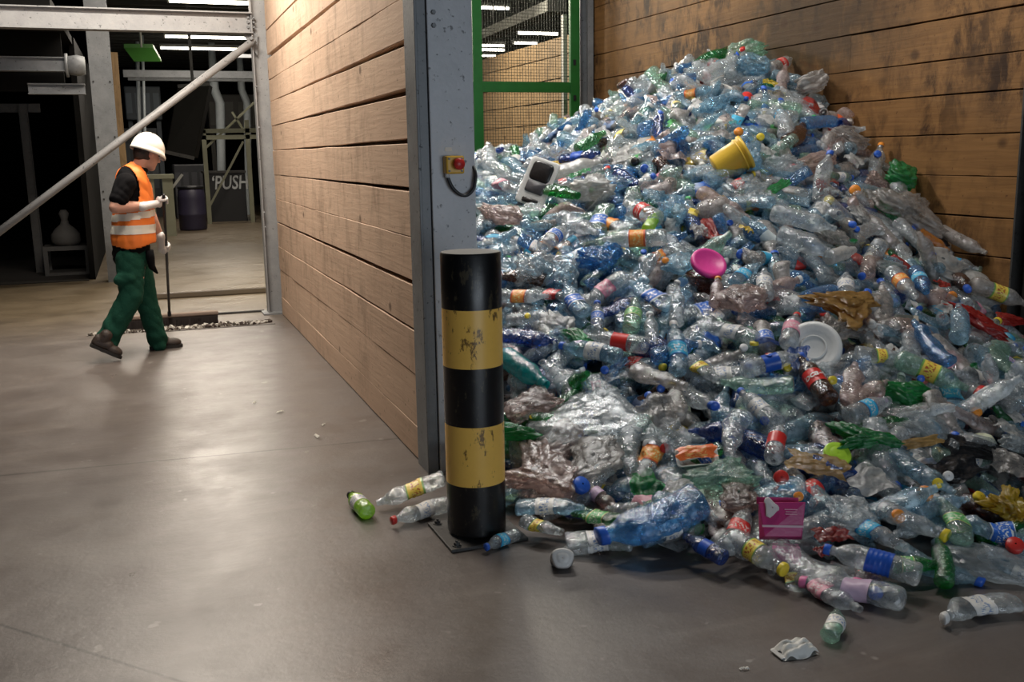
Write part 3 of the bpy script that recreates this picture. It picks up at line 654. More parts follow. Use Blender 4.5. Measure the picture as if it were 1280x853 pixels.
# vest: a shell over the shirt with open arm holes, flaring at the hem
vest = [('cap', J(167, 228), .155, J(167, 300), .190, (1.12, .93)), ('cap', J(163, 226, -.10), .085, J(168, 225, .10), .085), ('cap', J(166, 224), .13, J(171, 213), .082)]
vo = blob('vest', vest, ORANGE, w, .009, 5, wr_noise(.004, 20))
zh = J(165, 306)[2]; zt = J(165, 207)[2]
axc = [J(157, 237, -.21), J(163, 235, .21)]
def vest_keep(c):
    if c.z < zh+.02*math.sin(c.x*14) or c.z > zt+.03: return False
    for i, q in enumerate(axc):
        d = c-q
        if abs(d.y) < .17 and (d.x/.105)**2+(d.z/.185)**2 < 1: return False
    d = c-J(187, 216)
    if (d.x/.10)**2+(d.y/.10)**2+(d.z/.13)**2 < 1: return False
    return True
import copy as _cp
bands = []
for (za, zb_, tilt) in ((J(165, 291)[2], J(165, 280.5)[2], 0.), (J(165, 274)[2], J(165, 265.5)[2], .10)):
    b2 = bpy.data.objects.new('reflective_band', vo.data.copy()); COL.objects.link(b2); b2.parent = w; b2.matrix_parent_inverse = vo.matrix_parent_inverse.copy()
    b2.data.materials.clear(); b2.data.materials.append(SILVER)
    n = len(b2.data.vertices); co = np.empty(n*3); nr = np.empty(n*3); b2.data.vertices.foreach_get('co', co); b2.data.vertices.foreach_get('normal', nr)
    b2.data.vertices.foreach_set('co', co+nr*.004); b2.data.update()
    keep_faces(b2, lambda c: za < c.z-(c.x-hip.x)*tilt < zb_ and vest_keep(c)); bands.append(b2)
keep_faces(vo, vest_keep); sd = vo.modifiers.new('s', 'SOLIDIFY'); sd.thickness = .006
# trousers
knN, anN = J(164, 370, -.12), J(133, 427, -.135); knF, anF = J(184.5, 381, .10), J(198, 428, .15)
pel = J(166, 318)
trou = [('cap', J(165, 310), .142, pel, .15, (1.15, .95)), ('cap', J(163, 322, -.075), .118, knN, .094), ('cap', knN, .096, anN, .088), ('cap', J(170, 322, .075), .115, knF, .088), ('cap', knF, .09, anF, .078), ('cap', J(150, 350, -.16), .05, J(163, 348, -.17), .055)]
def trpost(co, nr):
    co = wr_noise(.0045, 26)(co, nr)
    for A, Bq in ((knN, anN), (knF, anF)):
        A = np.array(A); Bq = np.array(Bq); d = (Bq-A); ln = np.linalg.norm(d); d /= ln
        s = (co-A)@d; wv = np.clip((s-ln*.3)/(ln*.7), 0, 1.3)*(np.linalg.norm(co-A-np.outer(s, d), axis=1) < .2)
        co = co+nr*(.008*np.sin(s*48+1.5*np.sin(co[:, 1]*30))*wv)[:, None]
    return co
blob('trousers', trou, TROU, w, .009, 4, trpost)
def shoe(heel, toe, up, nm):
    heel = Vector(heel); toe = Vector(toe); d = (toe-heel).normalized(); s = d.cross(Vector(up)).normalized(); u = s.cross(d)
    r = Matrix((d, s, u)).transposed(); ln = (toe-heel).length
    def q(x, y, z): return heel+d*(x*ln)+s*y+u*z
    o = blob(nm, [('cap', q(.17, 0, .048), .038, q(.5, 0, .06), .046, (1, 1)), ('ell', q(.7, 0, .042), (ln*.28, .05, .042), r), ('ell', q(.20, 0, .07), (.045, .038, .055), r), ('cap', q(.3, 0, .09), .045, q(.33, 0, .13), .05)], SHOE, w, .006, 3)
    m = MB(); pts = [(.05, .032), (.09, .042), (.25, .040), (.45, .043), (.7, .052), (.88, .044), (1.0, .018)]
    ring = [(x, y) for x, y in pts]+[(x, -y) for x, y in pts[::-1]]
    v = [q(x, y, .001) for x, y in ring]+[q(x, y, .026) for x, y in ring]; k = len(ring)
    m.add(v, [tuple(range(k)), tuple(range(k, 2*k))[::-1]]+[(i, k+i, k+(i+1) % k, (i+1) % k) for i in range(k)]); so = m.build('sole', SOLE, o); so.matrix_parent_inverse = Matrix.Identity(4)
    m = MB()
    for i in range(4): m.bar(q(.42+.07*i, -.022, .1-.011*i), q(.44+.07*i, .022, .1-.011*i), .008, .006)
    m.build('laces', SOLE, o)
    return o
tN = Vector(onz(151, 449, .012)); hN = tN+Vector((-.235, -.02, .135)); shoe(hN, tN, (0, 0, 1), 'shoe')
hF = Vector(onz(185, 437, 0.)); shoe(hF, hF+Vector((.285, .02, 0)), (0, 0, 1), 'shoe')
# broom: stick through both fists, wide head on the floor ahead
sA = J(204.5, 243.5, -.085); sB = Vector(ony(212, 397, 10.2))
sd_ = (sB-sA).normalized()
def on_stick(y):
    lo, hi = 0., 1.
    for _ in range(40):
        m_ = (lo+hi)/2
        if proj(sA+(sB-sA)*m_)[1] < y: lo = m_
        else: hi = m_
    return sA+(sB-sA)*lo
def glove(c, palm, wrist, name, knuck):
    """fist closed round the stick; palm = direction from stick to the palm; four fingers wrap, thumb opposes"""
    c = Vector(c); s = sd_; p = (palm-s*palm.dot(s)).normalized(); q = s.cross(p)*knuck
    pr = [('ell', c+p*.040, (.026, .042, .052), Matrix((p, q, s)).transposed()), ('cap', c+p*.045-q*.01, .030, wrist, .034), ('cap', wrist, .036, wrist+(wrist-(c+p*.04)).normalized()*.04, .038)]
    for i, ln in enumerate((.95, 1.05, 1.0, .85)):
        o_ = s*(-.033+.021*i); pts = [c+o_+p*.040+q*.024]
        for a in (.55, 1.35, 2.3, 3.1): pts.append(c+o_+(p*math.cos(a)+q*math.sin(a))*(.029*ln if a < 2.9 else .026))
        for a, b in zip(pts[:-1], pts[1:]): pr.append(('cap', a, .0105, b, .0098))
    t0 = c-s*.042+p*.034-q*.012; t1 = c-s*.052-q*.028+p*.008; t2 = c-s*.046-p*.022-q*.016
    pr += [('cap', t0, .0135, t1, .012), ('cap', t1, .012, t2, .0105)]
    return blob(name, pr, GLOVE, w, .0042, 2)
cN = on_stick(252); glove(cN, Vector((-1, -.35, .1)), wrN+(wrN-elN).normalized()*.0, 'glove', 1)
cF = on_stick(309); glove(cF, (wrF-cF), wrF, 'glove', -1)
mb = MB(); b0 = J(190, 330, -.02); mb.tube([J(187, 313, -.13), J(188, 322, -.12), J(190, 334, -.12), J(197, 342, -.11)], [.03, .034, .028, .008], 10); part(mb, 'belt_pouch', TEE, w, True)
br = empty('push_broom', onz(212, 400), 'wide push broom with black stick and dark bristles held by the worker', 'broom')
mb = MB(); mb.tube([sA, sA+(sB-sA)*.5, sB], .0125, 12); part(mb, 'stick', BLK, br, True)
xb0 = onz(158, 404)[0]-.02; xb1 = ony(273, 395, 10.2)[0]; xm = sB[0]
mb = MB(); mb.box((xm-.52, 10.15, .085), (xb1, 10.23, .125)); part(mb, 'head_block', plain('dusty_broom_block', (.20, .15, .12), .8), br, bevel=.012)
mb = MB(); mb.box((xm-.51, 10.155, .0), (xb1-.01, 10.225, .086)); 
v = []; f = []
for i in range(170):
    xx = xm-.51+(xb1-xm+.5)*i/169; 
    for yy in (10.147, 10.233):
        k = len(mb.v); e = rng.normal(0, .006)
        mb.add([(xx-.004, yy, .085), (xx+.004, yy, .085), (xx+.006+e, yy+(yy-10.19)*.25, .001), (xx-.006+e, yy+(yy-10.19)*.25, .001)], [(0, 1, 2, 3)])
part(mb, 'bristles', plain('black_bristles', (.02, .014, .013), .9), br)
mb = MB(); mb.tube([sB-sd_*.10, sB+sd_*.02], [.018, .022], 10); part(mb, 'socket', BLK, br, True)
# swept ridge of grit before the broom, thin rail flush with the floor
mb = MB()
for i in range(900):
    x = xm-.75+rng.beta(1.6, 1.3)*2.2; y = 9.93+abs(rng.normal(0, .05))+(.05 if x > 1.0 else 0); s = abs(rng.normal(.009, .006))+.003
    if x > 1.1: continue
    q = Matrix.Translation((x, y, s*.4)) @ Matrix.Rotation(rng.uniform(0, 6), 4, Vector(rng.normal(size=3)).normalized())
    mb.cur = int(rng.integers(0, 3)); mb.box((-s, -s*.7, -s*.4), (s, s*.7, s*.4), q)
tag(mb.build('swept_litter', [plain('grit', (.09, .075, .06), .9), plain('pale_flakes', (.5, .48, .44), .7), plain('dark_crumbs', (.05, .035, .03), .9)]), 'ridge of swept grit and pale flakes in front of the broom', 'litter', None, 'stuff')
mb = MB(); mb.box((.45, 10.72, 0), (1.12, 10.76, .02)); struct(mb.build('trim_4', DARKST))
mb = MB(); mb.box((-.02, 9.86, 0), (1.13, 9.875, .004)); struct(mb.build('trim_5', DARKST))
# ------------------------------------------------------------------ the heap: height field
CP = np.array([(1.35, 3.75, 0), (1.8, 3.2, 0), (2.25, 2.8, 0), (2.9, 2.65, 0), (3.8, 2.8, 0), (5, 3.3, 0), (6, 3.6, 0), (0.9, 4.3, -.1), (1.0, 3.2, -.25), (2, 2, -.35), (4, 1.8, -.35), (6, 2.5, -.4),
(1.6, 4.2, .14), (1.4, 4.8, .38), (1.4, 6, .95), (1.4, 7.5, 1.42), (1.4, 8.5, 1.5), (1.4, 10, 1.2), (1.4, 11, 1.0),
(2.3, 3.4, .14), (2.3, 4.2, .40), (2.3, 5.2, .80), (2.3, 6.2, 1.12),
(3, 3.2, .18), (3, 4, .52), (3, 5, .92), (3, 6, 1.25), (3, 7, 1.46), (3, 8.3, 1.55), (3, 10, 1.2), (3, 11, 1.0),
(4, 3.5, .22), (4, 4.5, .72), (4, 5.5, 1.3), (4, 6.5, 1.80), (4, 7.8, 2.08), (4, 9.5, 1.7),
(4.7, 4, .3), (4.7, 5, .80), (4.7, 6, 1.55), (4.7, 6.8, 2.08), (4.7, 7.8, 2.37), (4.7, 9, 2.05), (4.7, 10.5, 1.5),
(5.1, 4.95, .68), (5.1, 5.8, 1.36), (5.1, 6.8, 2.06), (5.1, 7.6, 2.31), (5.1, 8.5, 2.1), (5.6, 4.2, .2), (5.6, 5.0, .6)])
_P = CP[:, :2]; _n = len(_P); _K = np.linalg.norm(_P[:, None]-_P[None], axis=2)-.05*np.eye(_n)
_A = np.zeros((_n+3, _n+3)); _A[:_n, :_n] = _K; _A[:_n, _n] = 1; _A[:_n, _n+1:] = _P; _A[_n, :_n] = 1; _A[_n+1:, :_n] = _P.T
_S = np.linalg.solve(_A, np.concatenate([CP[:, 2], [0, 0, 0]]))
def hf(q):
    q = np.atleast_2d(q)[:, :2]; d = np.sqrt(((q[:, None]-_P[None])**2).sum(2)); return d@_S[:_n]+_S[_n]+q@_S[_n+1:]
def hf1(x, y): return max(0., float(hf([[x, y]])[0]))
def nrm(x, y):
    if hf1(x, y) <= 0: return np.array([0, 0, 1.])
    e = .08; n = np.array([hf1(x-e, y)-hf1(x+e, y), hf1(x, y-e)-hf1(x, y+e), 2*e]); return n/np.linalg.norm(n)
def hit(px, py, lift=0.):
    d = ray(px, py); t = np.arange(2.5, 14, .03); p = C0+d*t[:, None]; h = np.maximum(hf(p), 0)+lift
    k = np.nonzero(p[:, 2] < h)[0]
    if not len(k): k = [int(np.argmin(p[:, 2]-h))]
    i = max(0, k[0]-1); a, b = t[i], t[k[0]]
    for _ in range(14):
        m_ = (a+b)/2; q = C0+d*m_
        if q[2] < hf1(q[0], q[1])+lift: b = m_
        else: a = m_
    q = C0+d*b
    if q[0] > 5.02: q = onx(px, py, 5.02)
    return q

# ------------------------------------------------------------------ bottles: shapes
def profile(kind):
    if kind == 'water':
        p = [(0, .02), (.004, .55), (.01, .82), (.03, .97), (.05, 1)]
        x = .06
        while x < .62: p += [(x, 1), (x+.012, .955), (x+.024, .955), (x+.036, 1)]; x += .052
        p += [(.66, 1), (.72, .97), (.78, .84), (.83, .62), (.87, .42), (.89, .36), (.925, .35), (.93, .43), (.94, .43), (.945, .34), (1, .33)]; return p, (.30, .56), .32, .044
    if kind == 'cola':
        p = [(.0, .25), (.008, .6), (.02, .80), (.05, .95), (.09, 1), (.22, 1), (.26, .985), (.30, .95), (.36, .93), (.56, .93), (.60, .97), (.64, 1), (.68, .98), (.74, .86), (.79, .68), (.84, .48), (.88, .36), (.925, .31), (.93, .40), (.94, .40), (.945, .30), (1, .29)]; return p, (.33, .585), .32, .047
    if kind == 'small':
        p = [(0, .02), (.006, .6), (.02, .9), (.05, 1)]
        for x in (.1, .16, .22): p += [(x, 1), (x+.015, .93), (x+.03, .93), (x+.045, 1)]
        p += [(.33, 1), (.34, .95), (.60, .95), (.61, 1), (.68, .98), (.75, .82), (.82, .58), (.86, .46), (.90, .44), (.905, .52), (.92, .52), (.925, .42), (1, .41)]; return p, (.345, .595), .21, .033
    if kind == 'juice':
        p = [(0, .02), (.006, .7), (.02, .93), (.05, 1), (.30, 1), (.33, .95), (.55, .95), (.58, 1), (.64, .98), (.72, .80), (.80, .6), (.86, .5), (.885, .48), (.89, .58), (.905, .58), (.91, .46), (1, .45)]; return p, (.335, .545), .25, .043
    if kind == 'gallon':
        p = [(0, .02), (.006, .7), (.02, .93), (.05, 1)]
        for x in (.10, .2, .3, .4, .5): p += [(x, 1), (x+.02, .94), (x+.04, .94), (x+.06, 1)]
        p += [(.62, 1), (.70, .95), (.78, .78), (.85, .5), (.90, .36), (.92, .35), (.925, .44), (.94, .44), (.945, .34), (1, .33)]; return p, (.3, .5), .40, .075
    p = [(0, .02), (.01, .75), (.03, .96), (.06, 1), (.4, 1), (.46, .9), (.52, .9), (.58, 1), (.7, .97), (.8, .8), (.87, .66), (.90, .62), (.905, .70), (.93, .70), (1, .60)]; return p, (.1, .38), .14, .030
def resample(p, n, lo=0., hi=1.):
    xs = np.array([a for a, _ in p]); rs = np.array([b for _, b in p])
    arc = np.concatenate([[0], np.cumsum(np.hypot(np.diff(xs)*6, np.diff(rs)))]); s = np.linspace(0, arc[-1], n)
    x = np.interp(s, arc, xs); r = np.interp(s, arc, rs); k = (x >= lo-1e-9) & (x <= hi+1e-9); return x[k], r[k]
def crusher(g, Ln, R, crush):
    """one deformation field shared by body, sleeve and cap"""
    fz = 1-crush*g.uniform(.15, .62); nd = int(round(crush*g.uniform(3, 7))); dents = []
    for _ in range(nd): dents.append((g.uniform(.08, .68)*Ln, g.uniform(0, 2*PI), g.uniform(.5, 1.2)*R, g.uniform(.25, .62)*min(1, crush+.2)))
    bend = g.normal(0, .35)*crush; bz = g.normal(0, .12)*crush; tw = g.normal(0, .9)*crush
    kx = g.uniform(.3, .65)*Ln; ka = g.normal(0, .38)*crush; ph = g.uniform(0, 6, 6); fr = g.uniform(.8, 1.4, 6); am = .075*crush
    def fn(P):
        P = P.copy(); x = P[:, 0]; t = x/Ln; wb = np.clip(1-(t-.66)/.2, .06, 1); th = np.arctan2(P[:, 2], P[:, 1])
        sc = np.ones(len(P))
        for (cx, ca, rd, dp) in dents:
            da = np.abs((th-ca+PI) % (2*PI)-PI)*R; d = np.hypot((x-cx)*.8, da); sc *= 1-dp*np.clip(1-d/rd, 0, 1)**.85
        cr_ = np.abs(np.sin(x/R*2.1*fr[0]+th*2+ph[0]))+np.abs(np.sin(x/R*3.3*fr[1]-th*3+ph[1]))+.7*np.abs(np.sin(x/R*5.2*fr[2]+th*4+ph[2]))
        sc *= 1+am*wb*(cr_-1.7)
        P[:, 1] *= sc; P[:, 2] *= sc
        a = tw*t*wb*.6; c, s = np.cos(a), np.sin(a); y, z = P[:, 1]*c-P[:, 2]*s, P[:, 1]*s+P[:, 2]*c
        P[:, 1] = y*(1+(1-fz)*.38*wb); P[:, 2] = z*(1-(1-fz)*wb)
        u = (x-Ln/2)/Ln; P[:, 1] += bend*u*u*Ln; P[:, 2] += bz*u*u*Ln
        dx = np.maximum(P[:, 0]-kx, 0); P[:, 0] -= dx*(1-math.cos(ka)); P[:, 1] += dx*math.sin(ka)
        return P
    return fn
def revolve(x, r, n, ph=0.):
    a = np.arange(n)*2*PI/n+ph
    P = np.stack([np.repeat(x, n), np.outer(r, np.cos(a)).ravel(), np.outer(r, np.sin(a)).ravel()], 1)
    m = len(x); i = np.arange(m-1)[:, None]*n; k = np.arange(n)[None]; k2 = (k+1) % n
    Q = np.stack([i+k, i+n+k, i+n+k2, i+k2], -1).reshape(-1, 4); return P, Q
def np_mesh(name, P, Q, mat=None, smooth=True):
    me = bpy.data.meshes.new(name); me.vertices.add(len(P)); me.vertices.foreach_set('co', np.asarray(P, np.float32).ravel())
    Q = np.asarray(Q, np.int32); me.loops.add(Q.size); me.loops.foreach_set('vertex_index', Q.ravel()); k = Q.shape[1]
    me.polygons.add(len(Q)); me.polygons.foreach_set('loop_start', np.arange(len(Q), dtype=np.int32)*k)
    try: me.polygons.foreach_set('loop_total', np.full(len(Q), k, np.int32))
    except Exception: pass
    if smooth: me.polygons.foreach_set('use_smooth', np.ones(len(Q), bool))
    if mat is not None: me.materials.append(mat)
    me.update(calc_edges=True); return me
PLACE = plain('bottle_placeholder', (.5, .5, .5))
class Var: pass
def make_variant(kind, seed, crush, lab=None):
    g = np.random.default_rng(seed); p, lr, Ln, R = profile(kind); fn = crusher(g, Ln, R, crush); v = Var(); v.kind = kind; v.crush = crush; v.L = Ln; v.R = R
    x, r = resample(p, 46); P, Q = revolve(x*Ln, r*R, 24); P = fn(P); z0 = P[:, 2].min(); c = np.array([Ln/2, P[:, 1].mean(), z0])
    v.h = P[:, 2].max()-z0; v.wy = np.ptp(P[:, 1])
    v.body = np_mesh('bottle_body', P-c, Q, PLACE)
    l0, l1 = lab or lr
    xs = np.linspace(l0, l1, 16); xp = np.array([a for a, _ in p]); rp = np.array([b for _, b in p])
    P, Q = revolve(xs*Ln, np.interp(xs, xp, rp)*R+.0016, 24); v.label = np_mesh('sleeve', fn(P)-c, Q, PLACE)
    rc = [b for a, b in p if a >= .9]; rm_ = max(rc)*R*1.04
    cap = [(.94, rm_*.97), (.945, rm_), (.965, rm_), (.985, rm_), (1.003, rm_), (1.012, rm_*.9), (1.013, rm_*.02)]
    P, Q = revolve(np.array([a for a, _ in cap])*Ln, np.array([b for _, b in cap]), 20)
    P[:, 1:] *= (1+.035*np.cos(np.arange(20)*PI))[np.tile(np.arange(20), len(cap))][:, None]
    v.cap = np_mesh('screw_cap', fn(P)-c, Q, PLACE)
    # low-detail copy for the bulk of the heap
    x, r = resample(p, 18); P, Q = revolve(x*Ln, r*R, 12); P = fn(P); v.lo = (P-c, Q)
    xs = np.linspace(l0, l1, 4); P, Q = revolve(xs*Ln, np.interp(xs, xp, rp)*R+.0022, 12); v.lolab = (fn(P)-c, Q)
    P, Q = revolve(np.array([.94, 1.0, 1.013])*Ln, np.array([rm_, rm_, rm_*.02]), 10); v.locap = (fn(P)-c, Q)
    return v
VARS = []
for k, crs in (('water', (.15, .5, .8, 1.0, .9, .75, .95, 1.1)), ('cola', (.1, .5, .8, 1.0, .7, .9, 1.05)), ('small', (.1, .45, .8, 1.0, .9)), ('juice', (.1, .6, .95, .8, 1.05)), ('gallon', (.5, .9)), ('mini', (.1, .7))):
    for i, c in enumerate(crs): VARS.append(make_variant(k, 100+len(VARS), c))
def pick(kind=None, crush=None):
    c = [v for v in VARS if kind is None or v.kind == kind]
    if crush is not None: c.sort(key=lambda v: abs(v.crush-crush))
    return c[0] if crush is not None else c[int(rng.integers(len(c)))]

TINT = {'clear': pet('clear_plastic', (.87, .905, .92), .22, (.74, .80, .83)), 'pale blue': pet('pale_blue_plastic', (.62, .82, .93), .22, (.48, .68, .80)), 'blue': pet('blue_plastic', (.26, .55, .84), .22, (.18, .42, .70)),
    'deep blue': pet('deep_blue_plastic', (.06, .16, .48), .3, (.04, .12, .42)), 'green': pet('green_plastic', (.10, .50, .17), .22, (.03, .34, .10)), 'pale green': pet('pale_green_plastic', (.70, .90, .80), .2, (.52, .72, .62)),
    'brown': pet('brown_plastic', (.32, .14, .07), .22, (.16, .06, .03)), 'grey': pet('grey_scuffed_plastic', (.78, .76, .74), .36, (.60, .57, .54)), 'pinkish': pet('pinkish_plastic', (.82, .70, .66), .34, (.62, .50, .47)),
    'lime': pet('lime_plastic', (.6, .97, .16), .97, (.50, .86, .07)), 'teal': pet('teal_plastic', (.05, .5, .5), .75, (.02, .42, .42)), 'white': pet('milky_white_plastic', (.8, .8, .78), .85, (.72, .72, .70)),
    'orange': pet('orange_plastic', (.8, .3, .03), .85, (.72, .27, .03)), 'yellow': pet('yellow_plastic_film', (.8, .6, .05), .85, (.74, .55, .06)), 'red': pet('red_sheet_plastic', (.7, .08, .05), .7, (.55, .05, .04)),
    'black': pet('black_film', (.03, .035, .045), .5, (.025, .027, .032)), 'magenta': pet('magenta_plastic', (.75, .08, .35), .85, (.68, .06, .30)), 'gold': pet('gold_foil', (.6, .38, .12), .9, (.58, .36, .12), .25, .2)}
FILM = {k: pet(m.name+'_film', tuple(m.node_tree.nodes[[n.name for n in m.node_tree.nodes if n.type == 'BSDF_TRANSPARENT'][0]].inputs[0].default_value[:3]), .20 if k in ('clear', 'pale blue', 'pale green', 'blue') else (.30 if k in ('grey', 'pinkish') else .6), tuple(.85*q for q in m.node_tree.nodes[[n.name for n in m.node_tree.nodes if n.type == 'BSDF_DIFFUSE'][0]].inputs[0].default_value[:3]), .2, .03, .14, .24) for k, m in TINT.items()}
CAPM = {k: plain('cap_'+k, c, .35) for k, c in dict(white=(.68, .68, .67), blue=(.03, .12, .55), red=(.55, .035, .03), yellow=(.78, .60, .05), green=(.03, .33, .09), orange=(.80, .28, .04), black=(.02, .02, .022), pink=(.70, .18, .36)).items()}
W_ = (.70, .69, .66)
WRAP = {'white': wrapmat('sleeve_white', W_, (.20, .28, .45), (.62, .62, .62)), 'red': wrapmat('sleeve_red', (.62, .04, .035), (.72, .60, .55), (.5, .03, .03)), 'blue': wrapmat('sleeve_blue', (.03, .14, .55), (.6, .65, .72), (.5, .55, .6)),
    'yellow': wrapmat('sleeve_yellow', (.80, .62, .10), (.45, .12, .04), (.2, .4, .1)), 'cyan': wrapmat('sleeve_cyan', (.06, .44, .68), (.6, .68, .7), (.03, .2, .5)), 'green': wrapmat('sleeve_green', (.10, .42, .12), (.68, .70, .5), (.5, .55, .2)),
    'orange': wrapmat('sleeve_orange', (.82, .30, .06), (.8, .62, .25), (.6, .1, .03)), 'lilac': wrapmat('sleeve_lilac', (.60, .44, .60), (.66, .54, .66), (.52, .38, .54)), 'pink': wrapmat('sleeve_pink', (.68, .30, .38), (.7, .62, .62), (.6, .2, .3)),
    'plain red': plain('sleeve_plain_red', (.62, .035, .03), .32), 'plain blue': plain('sleeve_plain_blue', (.02, .09, .45), .32), 'plain lilac': plain('sleeve_plain_lilac', (.58, .43, .57), .4)}

def clear_wall(o):
    """slide a thing of the heap inward so that it rests against the timber wall, not in it"""
    bpy.context.view_layer.update(); mx = -9.
    for c in ([o] if o.type == 'MESH' else list(o.children)):
        n = len(c.data.vertices); co = np.empty(n*3); c.data.vertices.foreach_get('co', co); m = np.array(c.matrix_world)
        w_ = co.reshape(n, 3)@m[:3, :3].T+m[:3, 3]; k = w_[:, 1] > 4.4
        if k.any(): mx = max(mx, w_[k, 0].max())
    if mx > 5.085:
        m = o.matrix_world.copy(); m.translation.x -= mx-5.085; o.matrix_world = m
THINGS = []     # dicts: root, pos, kind words ... for labels
def frame(axis, up):
    x = Vector(axis).normalized(); z = Vector(up); z = (z-x*z.dot(x)).normalized(); y = z.cross(x); return Matrix((x, y, z)).transposed().to_4x4()
CAPS = []       # capsules of what already lies on the heap: (a, b, r)
def capsule_gap(a, b, r):
    """deepest overlap with the placed capsules (positive = overlap)"""
    if not CAPS: return -1.
    worst = -1.; t = np.linspace(0, 1, 5)
    q = a+(b-a)*t[:, None]
    A = CAPA[:len(CAPS)]; B = CAPB[:len(CAPS)]; RR = CAPR[:len(CAPS)]
    near = np.linalg.norm((A+B)/2-(a+b)/2, axis=1) < .75; A = A[near]; B = B[near]; RR = RR[near]
    if not len(A): return -1.
    d = B-A; dd = (d*d).sum(1)+1e-9
    for p in q:
        s = np.clip(((p-A)*d).sum(1)/dd, 0, 1); e = np.linalg.norm(A+d*s[:, None]-p, axis=1); worst = max(worst, float((r+RR-e).max()))
    return worst
CAPA = np.zeros((2000, 3)); CAPB = np.zeros((2000, 3)); CAPR = np.zeros(2000)
def remember(a, b, r):
    i = len(CAPS); CAPS.append(1); CAPA[i] = a; CAPB[i] = b; CAPR[i] = r
def inside(p, m=.06):
    """keep clear of walls, column and bollard"""
    x, y = p[0], p[1]
    if x > 5.07-m and y > 4.4: return False
    if y > 4.55 and x < 1.6+m: return False
    if math.hypot(x-BC.x, y-BC.y) < R+m: return False
    return True
def bottle(var, pos, axis, up, scale, tint, cap=None, wrap=None, label=None, group='plastic bottles of the heap', extra=None):
    t = bpy.data.objects.new('plastic_bottle', None); COL.objects.link(t); t.empty_display_size = .05
    t.matrix_world = Matrix.Translation(Vector(pos)) @ frame(axis, up) @ Matrix.Scale(scale, 4)
    link('body', var.body, t, TINT[tint])
    if cap: link('cap', var.cap, t, CAPM[cap])
    if wrap: link('sleeve', var.label, t, WRAP[wrap])
    t['category'] = 'bottle'; t['kind'] = 'thing'
    if group: t['group'] = group
    THINGS.append(dict(o=t, pos=np.array(pos, float), tint=tint, cap=cap, wrap=wrap, crush=var.crush, size=var.L*scale, kind='bottle', label=label, vk=var.kind)); 
    if label: t['label'] = label
    return t
def bottle_px(kind, bx, by, mx, my, tint, cap, wrap, label, crush=.3, size=None, lift=.035, tilt=0.):
    var = pick(kind, crush); a = hit(bx, by); b = hit(mx, my); ax = b-a; ln = np.linalg.norm(ax); lo, hi = var.L*.72, var.L*1.12
    mid = hit((bx+mx)/2, (by+my)/2); sz = size or min(max(ln, lo), hi); s = sz/var.L; n = nrm(mid[0], mid[1]); ax = ax/ln
    ax = ax-n*(ax@n)*.5; ax /= np.linalg.norm(ax)
    if tilt: ax = ax+n*tilt; ax /= np.linalg.norm(ax)
    if mid[2] < .01: lift = .001
    p = mid+n*lift
    if tilt: p = p+n*abs(tilt)*sz*.35
    t = bottle(var, p, ax, n, s, tint, cap, wrap, label, None)
    r = var.h*s*.5; c = p+n*r; remember(c-ax*(sz/2-r), c+ax*(sz/2-r), r); return t
# ------------------------------------------------------------------ other litter: shapes
def bag_np(seed, nu=64, nv=40, sq=.5, fold=.2):
    g = np.random.default_rng(seed); th = np.linspace(0, 2*PI, nu, endpoint=False); ph = np.linspace(.04, PI-.04, nv)
    T, Pq = np.meshgrid(th, ph); d = np.stack([np.sin(Pq)*np.cos(T), np.sin(Pq)*np.sin(T), np.cos(Pq)], -1).reshape(-1, 3)
    s = np.sign(d)*np.abs(d)**.8; r = np.ones(len(d))
    hi = 16 if nu > 30 else 6
    for k in range(hi):
        f = 2.+(10. if nu > 30 else 4.)*k/hi; w = g.normal(size=3); w *= f/np.linalg.norm(w)
        r += fold*.62/(1+.16*k)*(np.abs(np.sin(d@w+.9*np.sin(d@np.roll(w, 1)*.8+g.uniform(0, 6))))-.62)
    r = np.maximum(r, .35)
    P = s*r[:, None]; P[:, 0] += .35*np.sin(P[:, 1]*2+g.uniform(0, 6)); P[:, 1] *= 1+.3*np.sin(P[:, 0]*2.2+g.uniform(0, 6)); P[:, 2] *= sq; P[:, 2] -= P[:, 2].min()
    i = np.arange(nv-1)[:, None]*nu; k = np.arange(nu)[None]; k2 = (k+1) % nu; Q = np.stack([i+k, i+nu+k, i+nu+k2, i+k2], -1).reshape(-1, 4)
    return P*.5, Q
def sheet_np(seed, nx=22, ny=16, amp=.22):
    g = np.random.default_rng(seed); X, Y = np.meshgrid(np.linspace(-.5, .5, nx), np.linspace(-.5, .5, ny)); p = np.stack([X.ravel(), Y.ravel()], 1); z = np.zeros(len(p))
    for k in range(7):
        w = g.normal(size=2)*g.uniform(2.5, 9); z += amp*(.6/(1+.25*k))*np.abs(np.sin(p@w+g.uniform(0, 6)))
    z -= amp*2.2*(p[:, 0]**2+p[:, 1]**2)
    P = np.stack([p[:, 0]+.06*np.sin(p[:, 1]*9+g.uniform(0, 6)), p[:, 1]+.07*np.sin(p[:, 0]*8+g.uniform(0, 6)), z], 1); P[:, 2] -= P[:, 2].min()
    i = np.arange(ny-1)[:, None]*nx; k = np.arange(nx-1)[None]; Q = np.stack([i+k, i+k+1, i+nx+k+1, i+nx+k], -1).reshape(-1, 4); return P, Q
BAGS = [np_mesh('bag', *bag_np(300+i, sq=(.5, .6, .45, .55, .7, .4)[i % 6], fold=(.26, .36, .3)[i % 3] if i else .15), PLACE) for i in range(9)]
SHEETS = [np_mesh('film', *sheet_np(400+i), PLACE) for i in range(7)]
def reg(o, cat, label, tint, kind, size, group=None):
    o['category'] = cat; o['kind'] = 'thing'
    if label: o['label'] = label
    if group: o['group'] = group
    THINGS.append(dict(o=o, pos=np.array(o.matrix_world.translation), tint=tint, cap=None, wrap=None, crush=None, size=size, kind=kind, label=label, vk=kind)); return o
